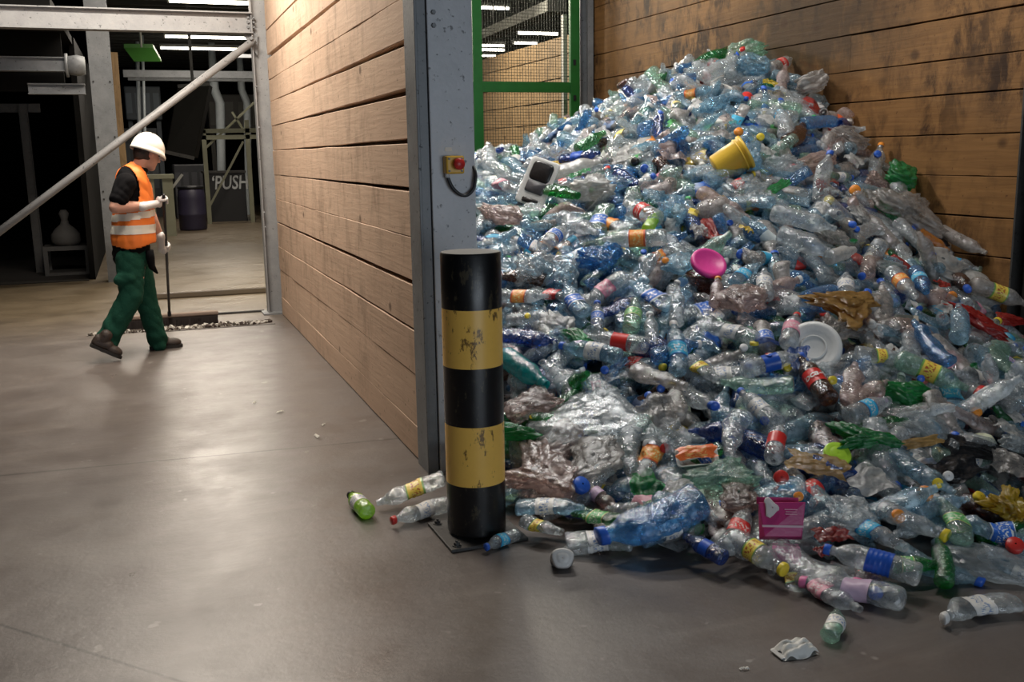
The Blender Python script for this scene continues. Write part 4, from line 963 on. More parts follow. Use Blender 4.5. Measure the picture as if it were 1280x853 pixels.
def soft(kind, pos, ang, n, sx, sy, sz, tint, label=None, group=None, mi=None):
    lib = BAGS if kind == 'plastic_bag' else SHEETS
    me = lib[mi if mi is not None else int(rng.integers(len(lib)))]; o = link(kind, me, None, FILM[tint])
    t1 = np.cross(n, [0, 0, 1.]) if abs(n[2]) < .999 else np.array([1., 0, 0]); t1 /= np.linalg.norm(t1); t2 = np.cross(n, t1); ax = t1*math.cos(ang)+t2*math.sin(ang)
    o.matrix_world = Matrix.Translation(Vector(pos)) @ frame(ax, n) @ Matrix.Diagonal((sx, sy, sz, 1))
    return reg(o, 'bag' if kind == 'plastic_bag' else 'film', label, tint, kind, max(sx, sy), group)
def pxdir(x, y, ang):
    """surface direction that runs at angle ang (degrees, anticlockwise in view) from a spot"""
    a = hit(x, y); b = hit(x+14*math.cos(math.radians(ang)), y-14*math.sin(math.radians(ang))); d = b-a; return a, d/np.linalg.norm(d), nrm(a[0], a[1])
def soft_px(kind, x, y, wpx, hpx, ang, tint, label, lift=0., zs=None, mi=None):
    a, d, n = pxdir(x, y, ang); D = proj(a)[2]; sx = wpx*D/F; sy = hpx*D/F*1.25
    lib = BAGS if kind == 'plastic_bag' else SHEETS; me = lib[mi if mi is not None else int(rng.integers(len(lib)))]; o = link(kind, me, None, FILM[tint])
    z = zs or (min(sx, sy)*(.9 if kind == 'plastic_bag' else .55))
    p = a+n*lift; o.matrix_world = Matrix.Translation(Vector(p)) @ frame(d, n) @ Matrix.Diagonal((sx, sy, z, 1))
    c = a+n*(lift+z*.2); remember(c-d*sx*.2, c+d*sx*.2, min(sy, sx)*.22)
    return reg(o, 'bag' if kind == 'plastic_bag' else 'film', label, tint, kind, max(sx, sy))
def tub_root(name, x, y, cat, label, up, lift=0.):
    a = hit(x, y); n = nrm(a[0], a[1]); t = bpy.data.objects.new(name, None); COL.objects.link(t); t.empty_display_size = .05
    ax = Vector(up).normalized(); p = a+n*lift; q = ax.to_track_quat('Z', 'Y').to_matrix().to_4x4(); t.matrix_world = Matrix.Translation(Vector(p)) @ q
    reg(t, cat, label, 'x', name, .15); t['label'] = label; remember(p, p+np.array(ax)*.08, .08); return t
def lpart(mb, name, mat, root, smooth=True, bevel=0.):
    o = mb.build(name, mat, root, smooth, bevel); o.matrix_parent_inverse = Matrix.Identity(4); return o

# ------------------------------------------------------------------ things one can point at, on and before the heap
B = bottle_px
# loose on the floor
B('small', 463, 655, 436, 624, 'lime', 'black', 'white', 'bright lime green small bottle lying alone on the aisle floor', .1, .25)
B('water', 562, 616, 470, 638, 'clear', None, 'yellow', 'flattened clear bottle with yellow sleeve behind the red-capped one at the bollard', .9, .34)
B('cola', 566, 640, 487, 660, 'clear', 'red', 'white', 'crumpled clear bottle with red cap on the floor beside the bollard', .5, .31)
B('small', 650, 676, 603, 692, 'clear', 'blue', 'cyan', 'little clear bottle with blue cap and cyan sleeve just before the bollard plate', .45, .19)
B('gallon', 884, 650, 756, 700, 'blue', 'blue', None, 'huge bent translucent blue water bottle with dark blue cap at the heap edge', .5, .46)
B('juice', 905, 715, 858, 688, 'deep blue', None, 'plain blue', 'blue sleeved bottle end pointing out on the floor by the huge blue bottle', .1, .2)
B('juice', 913, 690, 982, 734, 'clear', 'yellow', 'yellow', 'clear bottle with bright yellow cap and yellow fruit sleeve on the floor edge', .1, .26)
B('cola', 1125, 766, 1004, 738, 'clear', 'pink', 'plain lilac', 'clear bottle with plain lilac sleeve at the foot of the heap', .5, .36)
B('water', 1130, 742, 1042, 712, 'clear', 'blue', 'plain blue', 'clear bottle with blue cap and blue sleeve behind the lilac sleeved one', .15, .34, .05)
B('small', 1030, 812, 1056, 770, 'pale green', None, 'white', 'pale green tinted small bottle lying on open floor beside the white packet', .45, .2)
B('cola', 1274, 764, 1164, 778, 'clear', 'white', 'white', 'crumpled clear bottle with white cap apart on the floor at the outer edge', .8, .34)
B('juice', 1108, 715, 1160, 722, 'green', None, 'green', 'green bottle with leafy white and green sleeve lying at the heap foot', .6, .22, .02)
B('water', 1174, 742, 1174, 690, 'green', None, None, 'ribbed clear green bottle standing on its side beside the leafy sleeved one', .15, .26, .02)
B('water', 650, 655, 734, 652, 'pale blue', None, 'white', 'pale blue ribbed bottle just behind the yellow sleeved one near the bollard', .45, .3, .05)
B('juice', 658, 664, 700, 684, 'clear', None, 'yellow', 'clear bottle with mustard sleeve on the floor edge near the bollard', .6, .2)
B('water', 735, 655, 775, 668, 'green', 'yellow', 'green', 'crushed green bottle beneath the pale blue ribbed one near the bollard', .9, .26)
B('water', 720, 690, 790, 676, 'clear', None, 'white', 'flattened clear wrinkled bottle touching the dark blue cap of the huge bottle', .95, .3)
B('cola', 812, 690, 870, 668, 'pale blue', None, 'white', 'pale blue crushed bottle tucked under the huge blue bottle', .9, .28)
B('water', 830, 640, 815, 690, 'pale blue', 'blue', None, 'pale blue dented bottle standing up behind the huge blue bottle', .6, .3, .04)
B('cola', 902, 705, 945, 650, 'clear', None, 'red', 'clear bottle with red sleeve leaning behind the yellow capped floor bottle', .55, .3, .03)
B('water', 975, 700, 1055, 742, 'clear', 'pink', None, 'long wrinkled clear bottle lying before the magenta carton', .95, .36, .02)
B('water', 1010, 735, 1060, 768, 'clear', None, 'pink', 'twisted clear bottle with pink band under the lilac sleeved one', 1.0, .3)
B('juice', 1070, 668, 1110, 696, 'clear', None, 'cyan', 'clear bottle with pale cyan sleeve above the leafy green one', .5, .26, .03)
B('water', 1270, 690, 1198, 676, 'pale blue', 'blue', 'blue', 'pale blue wrinkled bottle with blue caps lying at the outer heap foot', .8, .3)
B('juice', 1110, 655, 1162, 684, 'clear', 'yellow', None, 'clear bottle with yellow cap pointing down above the ribbed green one', .45, .27, .03)
B('juice', 1192, 690, 1180, 648, 'pale green', None, 'green', 'pale green bottle with printed sleeve standing above the ribbed green one', .4, .25, .04)
B('cola', 1130, 596, 1160, 618, 'pale blue', None, None, 'bulging pale blue bottle beside the black films', .6, .32, .03)
B('water', 1150, 655, 1190, 640, 'pale blue', None, None, 'dented pale blue bottle just above the pale green printed one', .6, .28, .03)
# middle of the heap
B('cola', 1032, 520, 996, 468, 'brown', None, 'plain red', 'dark brown cola bottle with red sleeve and white script', .1, .34, .05)
B('cola', 936, 480, 992, 466, 'clear', 'blue', 'plain blue', 'clear cola bottle with blue sleeve and round red white emblem', .15, .32, .05)
B('water', 984, 497, 908, 497, 'pale green', None, None, 'pale green wide bottle lying level below the blue emblem bottle', .4, .34, .04)
B('cola', 940, 440, 880, 420, 'clear', None, 'white', 'clear bottle with broad white sleeve end, uphill of the blue emblem bottle', .4, .32, .04)
B('cola', 980, 456, 993, 408, 'clear', 'red', 'pink', 'clear bottle with red cap and pink white sleeve beside the white lid', .15, .32, .05)
B('water', 846, 482, 849, 432, 'pale blue', 'white', 'cyan', 'pale blue ribbed bottle standing upright with cyan top band', .15, .33, .05, .25)
B('juice', 790, 430, 796, 392, 'pale green', None, 'green', 'pale green bottle with lime sleeve standing near the upright ribbed one', .2, .27, .05)
B('cola', 806, 450, 744, 440, 'clear', None, 'plain red', 'clear bottle with wide red band, downhill of the lime sleeved bottle', .3, .33, .05)
B('water', 778, 466, 704, 446, 'pale blue', 'blue', 'white', 'pale blue bottle with deep blue cap below the red banded bottle', .2, .34, .05)
B('water', 634, 436, 688, 440, 'deep blue', None, None, 'bumpy deep blue bottle beside the yellow part of the bollard', .5, .34, .05)
B('juice', 633, 464, 684, 500, 'teal', None, None, 'glossy teal squeeze bottle sticking out beside the bollard', .1, .34, .05)
B('cola', 632, 384, 676, 388, 'clear', None, 'orange', 'clear bottle with red and yellow sleeve against the top of the bollard', .4, .3, .05)
B('water', 736, 410, 703, 370, 'pale blue', None, 'blue', 'slim pale blue bottle with blue sleeve, uphill of the deep blue bumpy one', .5, .34, .05)
B('small', 748, 426, 749, 398, 'clear', 'blue', 'blue', 'small upright bottle with blue sleeve between two slim blue sleeved ones', .1, .22, .04, .2)
B('water', 836, 402, 794, 366, 'pale blue', None, 'blue', 'flattened pale blue bottle with blue sleeve uphill of the lime sleeved bottle', .9, .36, .05)
B('small', 817, 446, 814, 414, 'clear', 'white', None, 'clear small bottle standing neck up beside the lime sleeved bottle', .1, .24, .04, .2)
B('cola', 846, 416, 848, 384, 'clear', None, None, 'clear bottle standing neck up behind the upright ribbed blue one', .2, .28, .04, .2)
B('juice', 806, 482, 842, 500, 'grey', None, None, 'smoky grey scuffed bottle downhill of the upright ribbed blue one', .4, .3, .05)
B('juice', 845, 530, 847, 504, 'grey', 'yellow', None, 'grey bottle with pale yellow cap facing up the middle of the heap', .6, .25, .04)
B('cola', 960, 540, 935, 518, 'clear', 'blue', 'white', 'grey clear bottle with square white sleeve below the wide pale green bottle', .3, .3, .05)
B('juice', 928, 542, 906, 582, 'clear', None, None, 'smooth wide clear bottle with cut neck beside the red banded half bottle', .5, .3, .05)
B('cola', 966, 590, 974, 552, 'clear', None, 'plain red', 'clear half bottle with deep red band above the magenta carton', .3, .28, .05)
B('juice', 1058, 540, 1100, 522, 'clear', None, 'cyan', 'clear bottle with sky blue sleeve downhill of the bent brownish ones', .2, .27, .05)
B('water', 1078, 550, 1120, 536, 'green', None, None, 'dark green bottle half buried below the sky blue sleeved one', .6, .28, .02)
B('water', 1050, 520, 1072, 472, 'pinkish', None, None, 'bent brownish pink bottle standing above the sky blue sleeved one', .9, .34, .05)
B('water', 1050, 520, 1108, 500, 'pinkish', None, None, 'bent brownish pink bottle lying level above the sky blue sleeved one', .9, .34, .05)
B('cola', 1124, 474, 1184, 500, 'pale green', None, 'yellow', 'wide clear bottle with pale yellow sleeve in the lower heap by the wall', .3, .36, .05)
B('juice', 1076, 460, 1114, 466, 'clear', None, 'yellow', 'clear bottle with yellow sleeve downhill of the gold foil bag', .4, .27, .05)
B('water', 1180, 470, 1120, 422, 'blue', None, None, 'long flattened steel blue bottle downhill of the paper box', .8, .38, .05)
B('water', 1184, 456, 1188, 390, 'pale blue', None, None, 'long ribbed bluish bottle standing tall beside the red bag', .15, .36, .05, .12)
B('cola', 1202, 372, 1274, 396, 'grey', None, 'yellow', 'big grey bottle with yellow sleeve lying against the dark end post', .2, .38, .05)
B('juice', 1106, 358, 1132, 386, 'clear', None, 'orange', 'clear bottle with orange red sleeve near the wall, uphill of the paper box', .2, .28, .05)
B('juice', 1134, 356, 1146, 380, 'blue', None, 'cyan', 'blue bottle with white blue sleeve touching the orange red sleeved one', .3, .27, .05)
B('small', 1144, 305, 1170, 322, 'orange', None, None, 'solid orange bottle high by the brown wall', .05, .22, .05)
B('cola', 1116, 294, 1148, 328, 'clear', 'blue', None, 'clear bottle with blue cap pointing down beside the solid orange bottle', .6, .34, .05)
B('water', 1176, 310, 1218, 322, 'grey', None, None, 'ribbed smoky bottle against the wall uphill of the white bag', .3, .34, .05)
B('juice', 1032, 338, 1056, 330, 'white', None, None, 'milky white bottle lying below the scattered red films near the wall', .3, .26, .05)
B('cola', 968, 288, 1026, 303, 'clear', None, None, 'large clear glossy bottle lying level uphill of the magenta lid', .1, .40, .06)
B('juice', 980, 318, 1020, 334, 'clear', None, None, 'wide clear bottle showing its round base below the large glossy one', .3, .34, .06)
B('cola', 954, 392, 951, 352, 'clear', None, 'white', 'clear bottle with white sleeve standing neck down below the magenta lid', .2, .30, .05)
B('water', 917, 368, 942, 346, 'pale blue', None, 'cyan', 'pale blue bottle with shiny cyan sleeve beside the magenta lid on its wall side', .4, .28, .05)
B('small', 893, 392, 896, 372, 'pinkish', 'orange', None, 'pinkish small bottle with orange cap downhill of the magenta lid', .2, .22, .05, .15)
B('water', 1006, 388, 1040, 376, 'blue', None, None, 'square looking blue bottle end uphill of the white lid', .5, .3, .05)
B('cola', 1052, 392, 1050, 362, 'clear', None, 'white', 'clear bottle with narrow white band uphill of the gold foil bag', .3, .32, .05)
B('juice', 872, 470, 888, 488, 'clear', None, 'yellow', 'clear bottle with pale yellow sleeve downhill of the broad white sleeved one', .5, .24, .05)
B('water', 1238, 440, 1246, 484, 'pale green', None, None, 'crumpled greenish bottle low beside the dark end post', .95, .36, .05)
# upper heap
B('water', 712, 212, 748, 205, 'deep blue', None, 'plain blue', 'deep blue sleeved bottle above the cloudy white bottle', .4, .34, .05)
B('cola', 690, 234, 744, 222, 'white', None, None, 'big cloudy white bottle beside the black and white tray', .6, .44, .05)
B('juice', 686, 250, 716, 262, 'green', None, None, 'dark green bottle just under the cloudy white bottle', .5, .34, .05)
B('juice', 735, 196, 752, 185, 'green', None, None, 'round green bottle end up near the fence side of the heap', .2, .28, .05)
B('cola', 706, 286, 742, 310, 'clear', None, None, 'plain clear bottle downhill of the dark green bottle', .4, .38, .05)
B('juice', 686, 322, 706, 304, 'clear', None, 'blue', 'clear bottle with blue oval sleeve downhill of the black and white tray', .3, .3, .05)
B('juice', 820, 292, 788, 274, 'clear', None, 'red', 'clear bottle with red sleeve beside the lime bottle end', .3, .34, .05)
B('juice', 812, 302, 820, 288, 'lime', None, None, 'lime green bottle end poking out in the upper heap', .05, .22, .06)
B('cola', 824, 316, 766, 318, 'clear', None, 'orange', 'clear bottle with orange sleeve below the lime bottle end', .3, .38, .05)
B('juice', 618, 238, 646, 258, 'clear', None, 'pink', 'clear bottle with pink white sleeve near the grey column', .4, .32, .05)
B('juice', 613, 218, 613, 206, 'clear', None, None, 'clear bottle standing up on the crest near the green fence post', .2, .34, .03, .3)
B('water', 614, 220, 640, 232, 'clear', None, None, 'clear bottle lying just below the standing one near the fence', .4, .36, .05)
B('water', 956, 104, 990, 86, 'grey', None, 'red', 'smoky bottle with red violet sleeve sticking out of the very top', .2, .38, .05)
B('cola', 880, 114, 922, 94, 'clear', None, None, 'large clear bottle lying slanted just below the top of the heap', .3, .42, .06)
B('juice', 913, 102, 914, 92, 'clear', None, None, 'clear bottle end topmost on the crest of the heap', .2, .28, .03, .5)
B('water', 1004, 168, 1040, 164, 'blue', None, None, 'ribbed blue bottle high by the wall below the crest', .5, .38, .05)
B('juice', 982, 188, 1002, 174, 'brown', None, None, 'dark brown bottle half hidden high on the wall side', .5, .34, .04)
B('juice', 976, 182, 972, 158, 'clear', None, None, 'clear oval bottle standing beside the dark brown one high up', .4, .32, .05, .2)
B('water', 896, 236, 922, 226, 'pale blue', None, None, 'shiny pale blue bottle just downhill of the yellow tub', .5, .36, .05)
# bags, films and other litter
S = soft_px
S('plastic_bag', 742, 540, 130, 84, -18, 'clear', 'large cloudy clear bag spread over the lower heap near the bollard', .02, .16, 0)
S('plastic_bag', 682, 606, 100, 56, -24, 'pinkish', 'wrinkled pinkish brown bag at the heap foot beside the bollard', .03, .13, 1)
S('plastic_bag', 750, 590, 72, 44, 34, 'grey', 'knotted cloudy grey bag above the pinkish brown one', .04, .13, 2)
S('plastic_bag', 1117, 236, 36, 30, -40, 'green', 'shiny green bag against the brown wall', .06, .2, 3)
S('plastic_bag', 1126, 280, 70, 44, -20, 'grey', 'large crumpled grey film bag beneath the shiny green bag', .03, .2, 4)
S('plastic_bag', 1163, 295, 32, 30, 60, 'black', 'dark smoky bag at the wall beside the crumpled grey one', .02, .16, 5)
S('plastic_bag', 1172, 338, 66, 40, 10, 'white', 'white bag with blotches at the wall downhill of the orange bottle', .03, .15, 6)
S('plastic_bag', 1048, 405, 74, 44, 18, 'gold', 'gold foil snack bag lying open on the heap', .06, .12, 7)
S('plastic_bag', 1211, 416, 30, 48, 80, 'red', 'red and white bag beside the tall ribbed bluish bottle', .05, .14, 8)
S('plastic_bag', 1252, 412, 46, 18, -14, 'red', 'flat red packet lying near the dark end post', .05, .09, 0)
S('plastic_bag', 1072, 570, 66, 26, -8, 'green', 'bright green crushed bag above the lime lid', .06, .10, 1)
S('plastic_bag', 628, 284, 54, 22, -20, 'pinkish', 'clear red printed bag near the grey column', .03, .2, 2)
S('plastic_bag', 1022, 122, 40, 30, 20, 'grey', 'crumpled grey bag on the wall side just below the crest', .04, .24, 3)
S('plastic_bag', 940, 78, 46, 22, 10, 'pale green', 'pale greenish crumpled bag along the crest of the heap', .02, .2, 4)
S('plastic_bag', 1018, 214, 60, 26, 8, 'pinkish', 'reddish transparent bag high on the wall side', .03, .2, 5)
S('plastic_bag', 930, 395, 44, 40, -50, 'pinkish', 'tan crumpled bag uphill of the broad white sleeved bottle', .05, .18, 6)
S('plastic_bag', 640, 560, 20, 44, 80, 'green', 'green bag squeezed beside the lower yellow band of the bollard', .05, .12, 7)
S('plastic_bag', 669, 520, 50, 40, -10, 'pinkish', 'tan crumpled bag just below the teal bottle', .05, .13, 8)
S('plastic_bag', 1240, 716, 104, 50, -24, 'clear', 'wrinkled clear bag with paper scraps at the outer heap foot', .0, .14, 0)
S('plastic_bag', 1250, 655, 44, 36, -40, 'yellow', 'yellow crumpled bag at the outer edge of the heap', .05, .12, 1)
S('plastic_bag', 925, 640, 46, 34, 20, 'pinkish', 'tan crumpled bag above the red sleeved bottle by the carton', .04, .12, 2)
S('plastic_bag', 1060, 660, 60, 40, -20, 'clear', 'clear reddish bag beside the magenta carton', .03, .12, 3)
S('plastic_bag', 905, 612, 70, 34, 10, 'pale green', 'pale greenish bag downhill of the orange edged tray', .03, .11, 4)
S('plastic_film', 1020, 600, 40, 56, 80, 'gold', 'leaf shaped printed film standing above the magenta carton', .07, .06, 0)
S('plastic_film', 1230, 580, 110, 40, -16, 'black', 'long black film stretched over the lower heap near the end post', .05, .06, 1)
S('plastic_film', 1190, 600, 80, 34, 20, 'black', 'shorter black film below the long black one', .05, .06, 2)
S('plastic_film', 1146, 570, 60, 14, 10, 'gold', 'rust brown strip of film beside the black films', .07, .03, 3)
S('plastic_film', 1170, 366, 30, 12, 6, 'red', 'thin bright red wrapper by the wall, uphill of the red bag', .06, .05, 4)
S('plastic_film', 970, 248, 48, 12, 34, 'green', 'narrow green strip of film downhill of the yellow tub', .08, .05, 5)
S('plastic_film', 728, 234, 30, 10, 22, 'green', 'green sliver of film above the dark green bottle', .10, .05, 6)
S('plastic_film', 1060, 214, 22, 18, 30, 'white', 'white torn film scrap high on the wall side', .08, .06, 0)
S('plastic_film', 956, 162, 22, 12, -30, 'white', 'white pointed scrap high on the heap', .08, .05, 1)
S('plastic_film', 960, 118, 18, 10, -20, 'yellow', 'yellow folded scrap just below the crest', .09, .05, 2)
S('plastic_film', 1082, 616, 50, 40, -50, 'white', 'whitish curved film beside the blue and lime litter above the carton', .05, .08, 3)
S('plastic_film', 852, 632, 30, 16, 10, 'white', 'white paper scrap lying on the huge blue bottle', .10, .04, 4)
S('plastic_film', 1038, 686, 26, 34, -60, 'red', 'red torn film strip beside the magenta carton', .06, .06, 5)
S('plastic_film', 1030, 706, 26, 14, 20, 'red', 'small red scrap at the heap foot below the red torn strip', .06, .05, 6)
def P_(name, c, r=.35): return plain(name, c, r, 0, .1, .5, .1)
# yellow tub lying on its side
t = tub_root('plastic_tub', 913, 222, 'tub', 'yellow plastic tub lying on its side high in the heap', cr*.80+cu*.45-cf*.15, .13); YT = P_('yellow_tub', (.80, .52, .06))
mb = MB(); mb.lathe([(.002, -.12), (.085, -.12), (.092, -.11), (.108, .09), (.118, .092), (.118, .112), (.110, .112), (.106, .10), (.085, -.10), (.002, -.102)], 32, None, (False, False)); lpart(mb, 'tub_body', YT, t)
mb = MB(); mb.lathe([(.1085, .06), (.113, .062), (.113, .07), (.109, .072)], 32, None, (False, False)); lpart(mb, 'rim_band', YT, t)
t = tub_root('plastic_tub', 880, 358, 'tub', 'dark red translucent tub under the magenta lid', -cr*.2+cu*.9-cf*.3, .0)
mb = MB(); mb.lathe([(.002, -.07), (.075, -.07), (.085, .08), (.09, .085), (.083, .085), (.07, -.06), (.002, -.062)], 28, None, (False, False)); lpart(mb, 'tub_body', TINT['brown'], t)
mb = MB(); mb.lathe([(.088, .075), (.094, .08), (.094, .088), (.086, .09)], 28, None, (False, False)); lpart(mb, 'rim_band', TINT['brown'], t)
t = tub_root('tub_lid', 884, 354, 'lid', 'bright magenta round lid in the middle of the heap', cr*.2+cu*.6-cf*.78, .13)
MG = P_('magenta_lid', (.75, .06, .32))
mb = MB(); mb.lathe([(.002, .012), (.075, .012), (.082, .018), (.1, .016), (.103, .01), (.103, -.01), (.099, -.01), (.097, .006), (.002, .004)], 36, None, (False, False)); lpart(mb, 'disc', MG, t)
t = tub_root('tub_lid', 1014, 446, 'lid', 'broad white round lid standing on edge in the heap', -cr*.25+cu*.35-cf*.9, .05)
WL = P_('white_lid', (.72, .72, .70))
mb = MB(); mb.lathe([(.002, .012), (.09, .014), (.11, .03), (.135, .026), (.14, .015), (.14, -.012), (.136, -.012), (.132, .014), (.002, .004)], 40, None, (False, False)); lpart(mb, 'disc', WL, t)
mb = MB(); mb.lathe([(.055, .016), (.06, .022), (.066, .016)], 32, None, (False, False)); lpart(mb, 'ring', WL, t)
t = tub_root('tub_lid', 1044, 584, 'lid', 'lime green round lid below the bright green bag', cu*.6-cf*.7+cr*.1, .07)
mb = MB(); mb.lathe([(.002, .01), (.03, .014), (.042, .004), (.055, .012), (.06, .004), (.06, -.012), (.056, -.012), (.002, 0)], 32, None, (False, False)); lpart(mb, 'disc', P_('lime_lid', (.42, .68, .05)), t)
# black and white food tray
a, d, n = pxdir(675, 254, 62); t = bpy.data.objects.new('food_tray', None); COL.objects.link(t); fm = -cf*.75+cu*.66
t.matrix_world = Matrix.Translation(Vector(a+n*.15)) @ frame(cr*.38+cu*.9, fm); reg(t, 'tray', 'black and white rectangular food tray lying on the upper heap near the fence', 'x', 'food_tray', .3); remember(a+n*.08-d*.1, a+n*.08+d*.1, .09)
def rrect(w, h, r, n=6):
    o = []
    for cx, cy, a0 in ((w-r, h-r, 0), (-w+r, h-r, PI/2), (-w+r, -h+r, PI), (w-r, -h+r, 1.5*PI)):
        for i in range(n+1): o.append((cx+r*math.cos(a0+i*PI/2/n), cy+r*math.sin(a0+i*PI/2/n)))
    return o
def loft(mb, rings, close=True):
    v = [p for rg in rings for p in rg]; n = len(rings[0]); f = [(i*n+k, i*n+(k+1) % n, (i+1)*n+(k+1) % n, (i+1)*n+k) for i in range(len(rings)-1) for k in range(n)]
    if close: f += [tuple((len(rings)-1)*n+k for k in range(n))]
    mb.add(v, f)
def ring(w, h, r, z, cx=0.): return [(x+cx, y, z) for x, y in rrect(w, h, r)]
mb = MB(); loft(mb, [ring(.165, .105, .03, -.004), ring(.168, .108, .03, .0), ring(.165, .105, .03, .004), ring(.15, .09, .03, .003)]); lpart(mb, 'tray_rim', WL, t)
BKT = P_('black_tray', (.018, .018, .02), .25); DGT = P_('dark_grey_tray', (.075, .075, .085), .3)
mb = MB(); loft(mb, [ring(.07, .078, .035, .005, .075), ring(.064, .072, .033, .012, .075), ring(.058, .066, .03, .016, .075)]); lpart(mb, 'well', BKT, t)
mb = MB(); loft(mb, [ring(.045, .07, .015, .005, -.035), ring(.04, .066, .015, .013, -.035)]); lpart(mb, 'well', DGT, t)
mb = MB(); loft(mb, [ring(.02, .06, .012, .005, -.135), ring(.016, .056, .01, .012, -.135)]); lpart(mb, 'well', BKT, t)
# orange edged tray
a, d, n = pxdir(872, 586, 6); t = bpy.data.objects.new('food_tray', None); COL.objects.link(t); t.matrix_world = Matrix.Translation(Vector(a+n*.07)) @ frame(d, n*.5-cf*.5+cu*.3); reg(t, 'tray', 'white tray with torn orange red film along its edge, low in the heap', 'x', 'food_tray', .2); remember(a+n*.05-d*.06, a+n*.05+d*.06, .05)
mb = MB(); loft(mb, [ring(.06, .02, .012, -.06), ring(.085, .045, .018, 0.), ring(.092, .052, .02, .002), ring(.092, .052, .02, -.003), ring(.082, .042, .016, -.002), ring(.055, .018, .01, -.055)]); lpart(mb, 'tray_body', WL, t)
P, Q = sheet_np(77, 18, 10, .12); mb = MB(); mb.add([(p[0]*.17, p[1]*.07+.012, p[2]*.08+.004) for p in P], [tuple(q) for q in Q]); lpart(mb, 'torn_film', wrapmat('torn_orange_film', (.80, .16, .04), (.85, .45, .15), (.8, .2, .05)), t)
# magenta carton and friends
def carton(px, py, w, h, dp, rollang, mat, label, name='carton', lift=.03, lean=.35):
    a = hit(px, py); n = nrm(a[0], a[1]); t = bpy.data.objects.new(name, None); COL.objects.link(t)
    x = cr*math.cos(rollang)+cu*math.sin(rollang); z = -cf*(1-lean)+cu*lean; t.matrix_world = Matrix.Translation(Vector(a+n*lift)) @ frame(x, z)
    reg(t, 'carton' if name == 'carton' else name, label, 'x', name, max(w, h)); remember(a+n*lift-x*w*.3, a+n*lift+x*w*.3, min(w, h)*.4)
    mb = MB(); g = rng.normal(0, .006, (8, 3)); v = [(-w/2, -h/2, -dp), (w/2, -h/2, -dp), (w/2, h/2, -dp), (-w/2, h/2, -dp), (-w/2, -h/2, 0), (w/2, -h/2, 0), (w/2, h/2, 0), (-w/2, h/2, 0)]
    mb.add([tuple(np.array(p)+q) for p, q in zip(v, g)], [(0, 3, 2, 1), (4, 5, 6, 7), (0, 1, 5, 4), (1, 2, 6, 5), (2, 3, 7, 6), (3, 0, 4, 7)]); lpart(mb, 'box_body', mat, t, False, .003); return t
MGC = P_('magenta_card', (.42, .03, .16), .4)
t = carton(977, 684, .165, .135, .05, -.02, MGC, 'deep magenta printed carton standing at the heap foot', lift=.13, lean=.25)
mb = MB(); mb.box((-.08, -.03, .0045), (.08, -.022, .0065)); lpart(mb, 'pale_stripe', P_('pale_print', (.62, .42, .5), .5), t, False)
mb = MB(); P, Q = bag_np(91, 20, 12, .3, .3); mb.add([(p[0]*.05-.045, p[1]*.06+.045, p[2]*.02+.003) for p in P], [tuple(q) for q in Q]); lpart(mb, 'torn_patch', P_('pale_torn_card', (.6, .56, .56), .7), t)
mb = MB()
for i, wv in enumerate((.05, .042, .046)): mb.box((.035-wv/2, .038-i*.009, .0045), (.035+wv/2, .041-i*.009, .0062))
lpart(mb, 'print_lines', P_('pink_print', (.68, .35, .45), .5), t, False)
mb = MB(); mb.box((-.0825, .067, -.05), (.0825, .095, -.047)); lpart(mb, 'flap', MGC, t, False)
t = carton(985, 706, .10, .06, .03, -.06, P_('pink_card', (.60, .22, .36), .5), 'pale pink flattened carton under the deep magenta one', lift=.05)
mb = MB(); mb.box((-.05, .028, -.03), (.05, .05, -.028)); lpart(mb, 'flap', P_('pink_card', (.60, .22, .36), .5), t, False)
t = carton(1126, 410, .11, .075, .05, -.12, P_('dark_grey_card', (.10, .105, .09), .6), 'grey and cream paper box uphill of the long steel blue bottle', lift=.05)
mb = MB(); mb.box((.05, -.036, -.02), (.075, .036, .004)); lpart(mb, 'flap', P_('cream_card', (.52, .46, .36), .6), t, False)
t = carton(983, 528, .0, .0, .0, 0, PLACE, 'x', lift=.05) if False else None
# white packet on the floor
a = onz(995, 816); d = onz(1018, 811)-onz(972, 821); t = bpy.data.objects.new('paper_packet', None); COL.objects.link(t); t.matrix_world = Matrix.Translation(Vector(a)) @ frame(d, (0, 0, 1)); reg(t, 'packet', 'small white torn packet lying alone on the floor before the heap', 'x', 'paper_packet', .13)
P, Q = sheet_np(55, 26, 18, .16); n_ = len(P); top = []
for q in P:
    e = max(0, (1-(2*q[0])**6)*(1-(2*q[1])**6)); top.append((q[0]*.13, q[1]*.085, .003+e*(.012+.09*q[2])))
bot = [(x, y, .0005) for x, y, z in top]; mb = MB(); mb.add(top+bot, [tuple(q) for q in Q]+[tuple(int(k)+n_ for k in q[::-1]) for q in Q]); lpart(mb, 'packet_body', P_('packet_white', (.62, .62, .59), .5), t)
mb = MB(); mb.box((-.078, -.03, .006), (-.055, .03, .009)); lpart(mb, 'crimped_edge', P_('packet_silver', (.5, .5, .49), .3), t, False)
for x, y, sz, lab in ((350, 516, .05, 'curled white paper shred on the aisle floor before the timber partition'), (396, 547, .06, 'pale thin shred on the aisle floor close to the partition foot'), (404, 532, .04, 'tiny white scrap on the aisle floor beside the partition'), (318, 505, .045, 'tiny pale scrap in the middle of the aisle floor'), (930, 838, .03, 'tiny white crumb on the floor before the white packet')):
    P, Q = sheet_np(500+x, 10, 5, .3); a = onz(x, y); me = np_mesh('shred', P*np.array([sz, sz*.3, sz*.5])+np.array([0, 0, .001]), Q, P_('paper_shred', (.6, .58, .53), .7)); o = bpy.data.objects.new('paper_scrap', me); COL.objects.link(o); o.location = a; o.rotation_euler = (0, 0, rng.uniform(0, 3)); reg(o, 'scrap', lab, 'white', 'paper_scrap', sz)
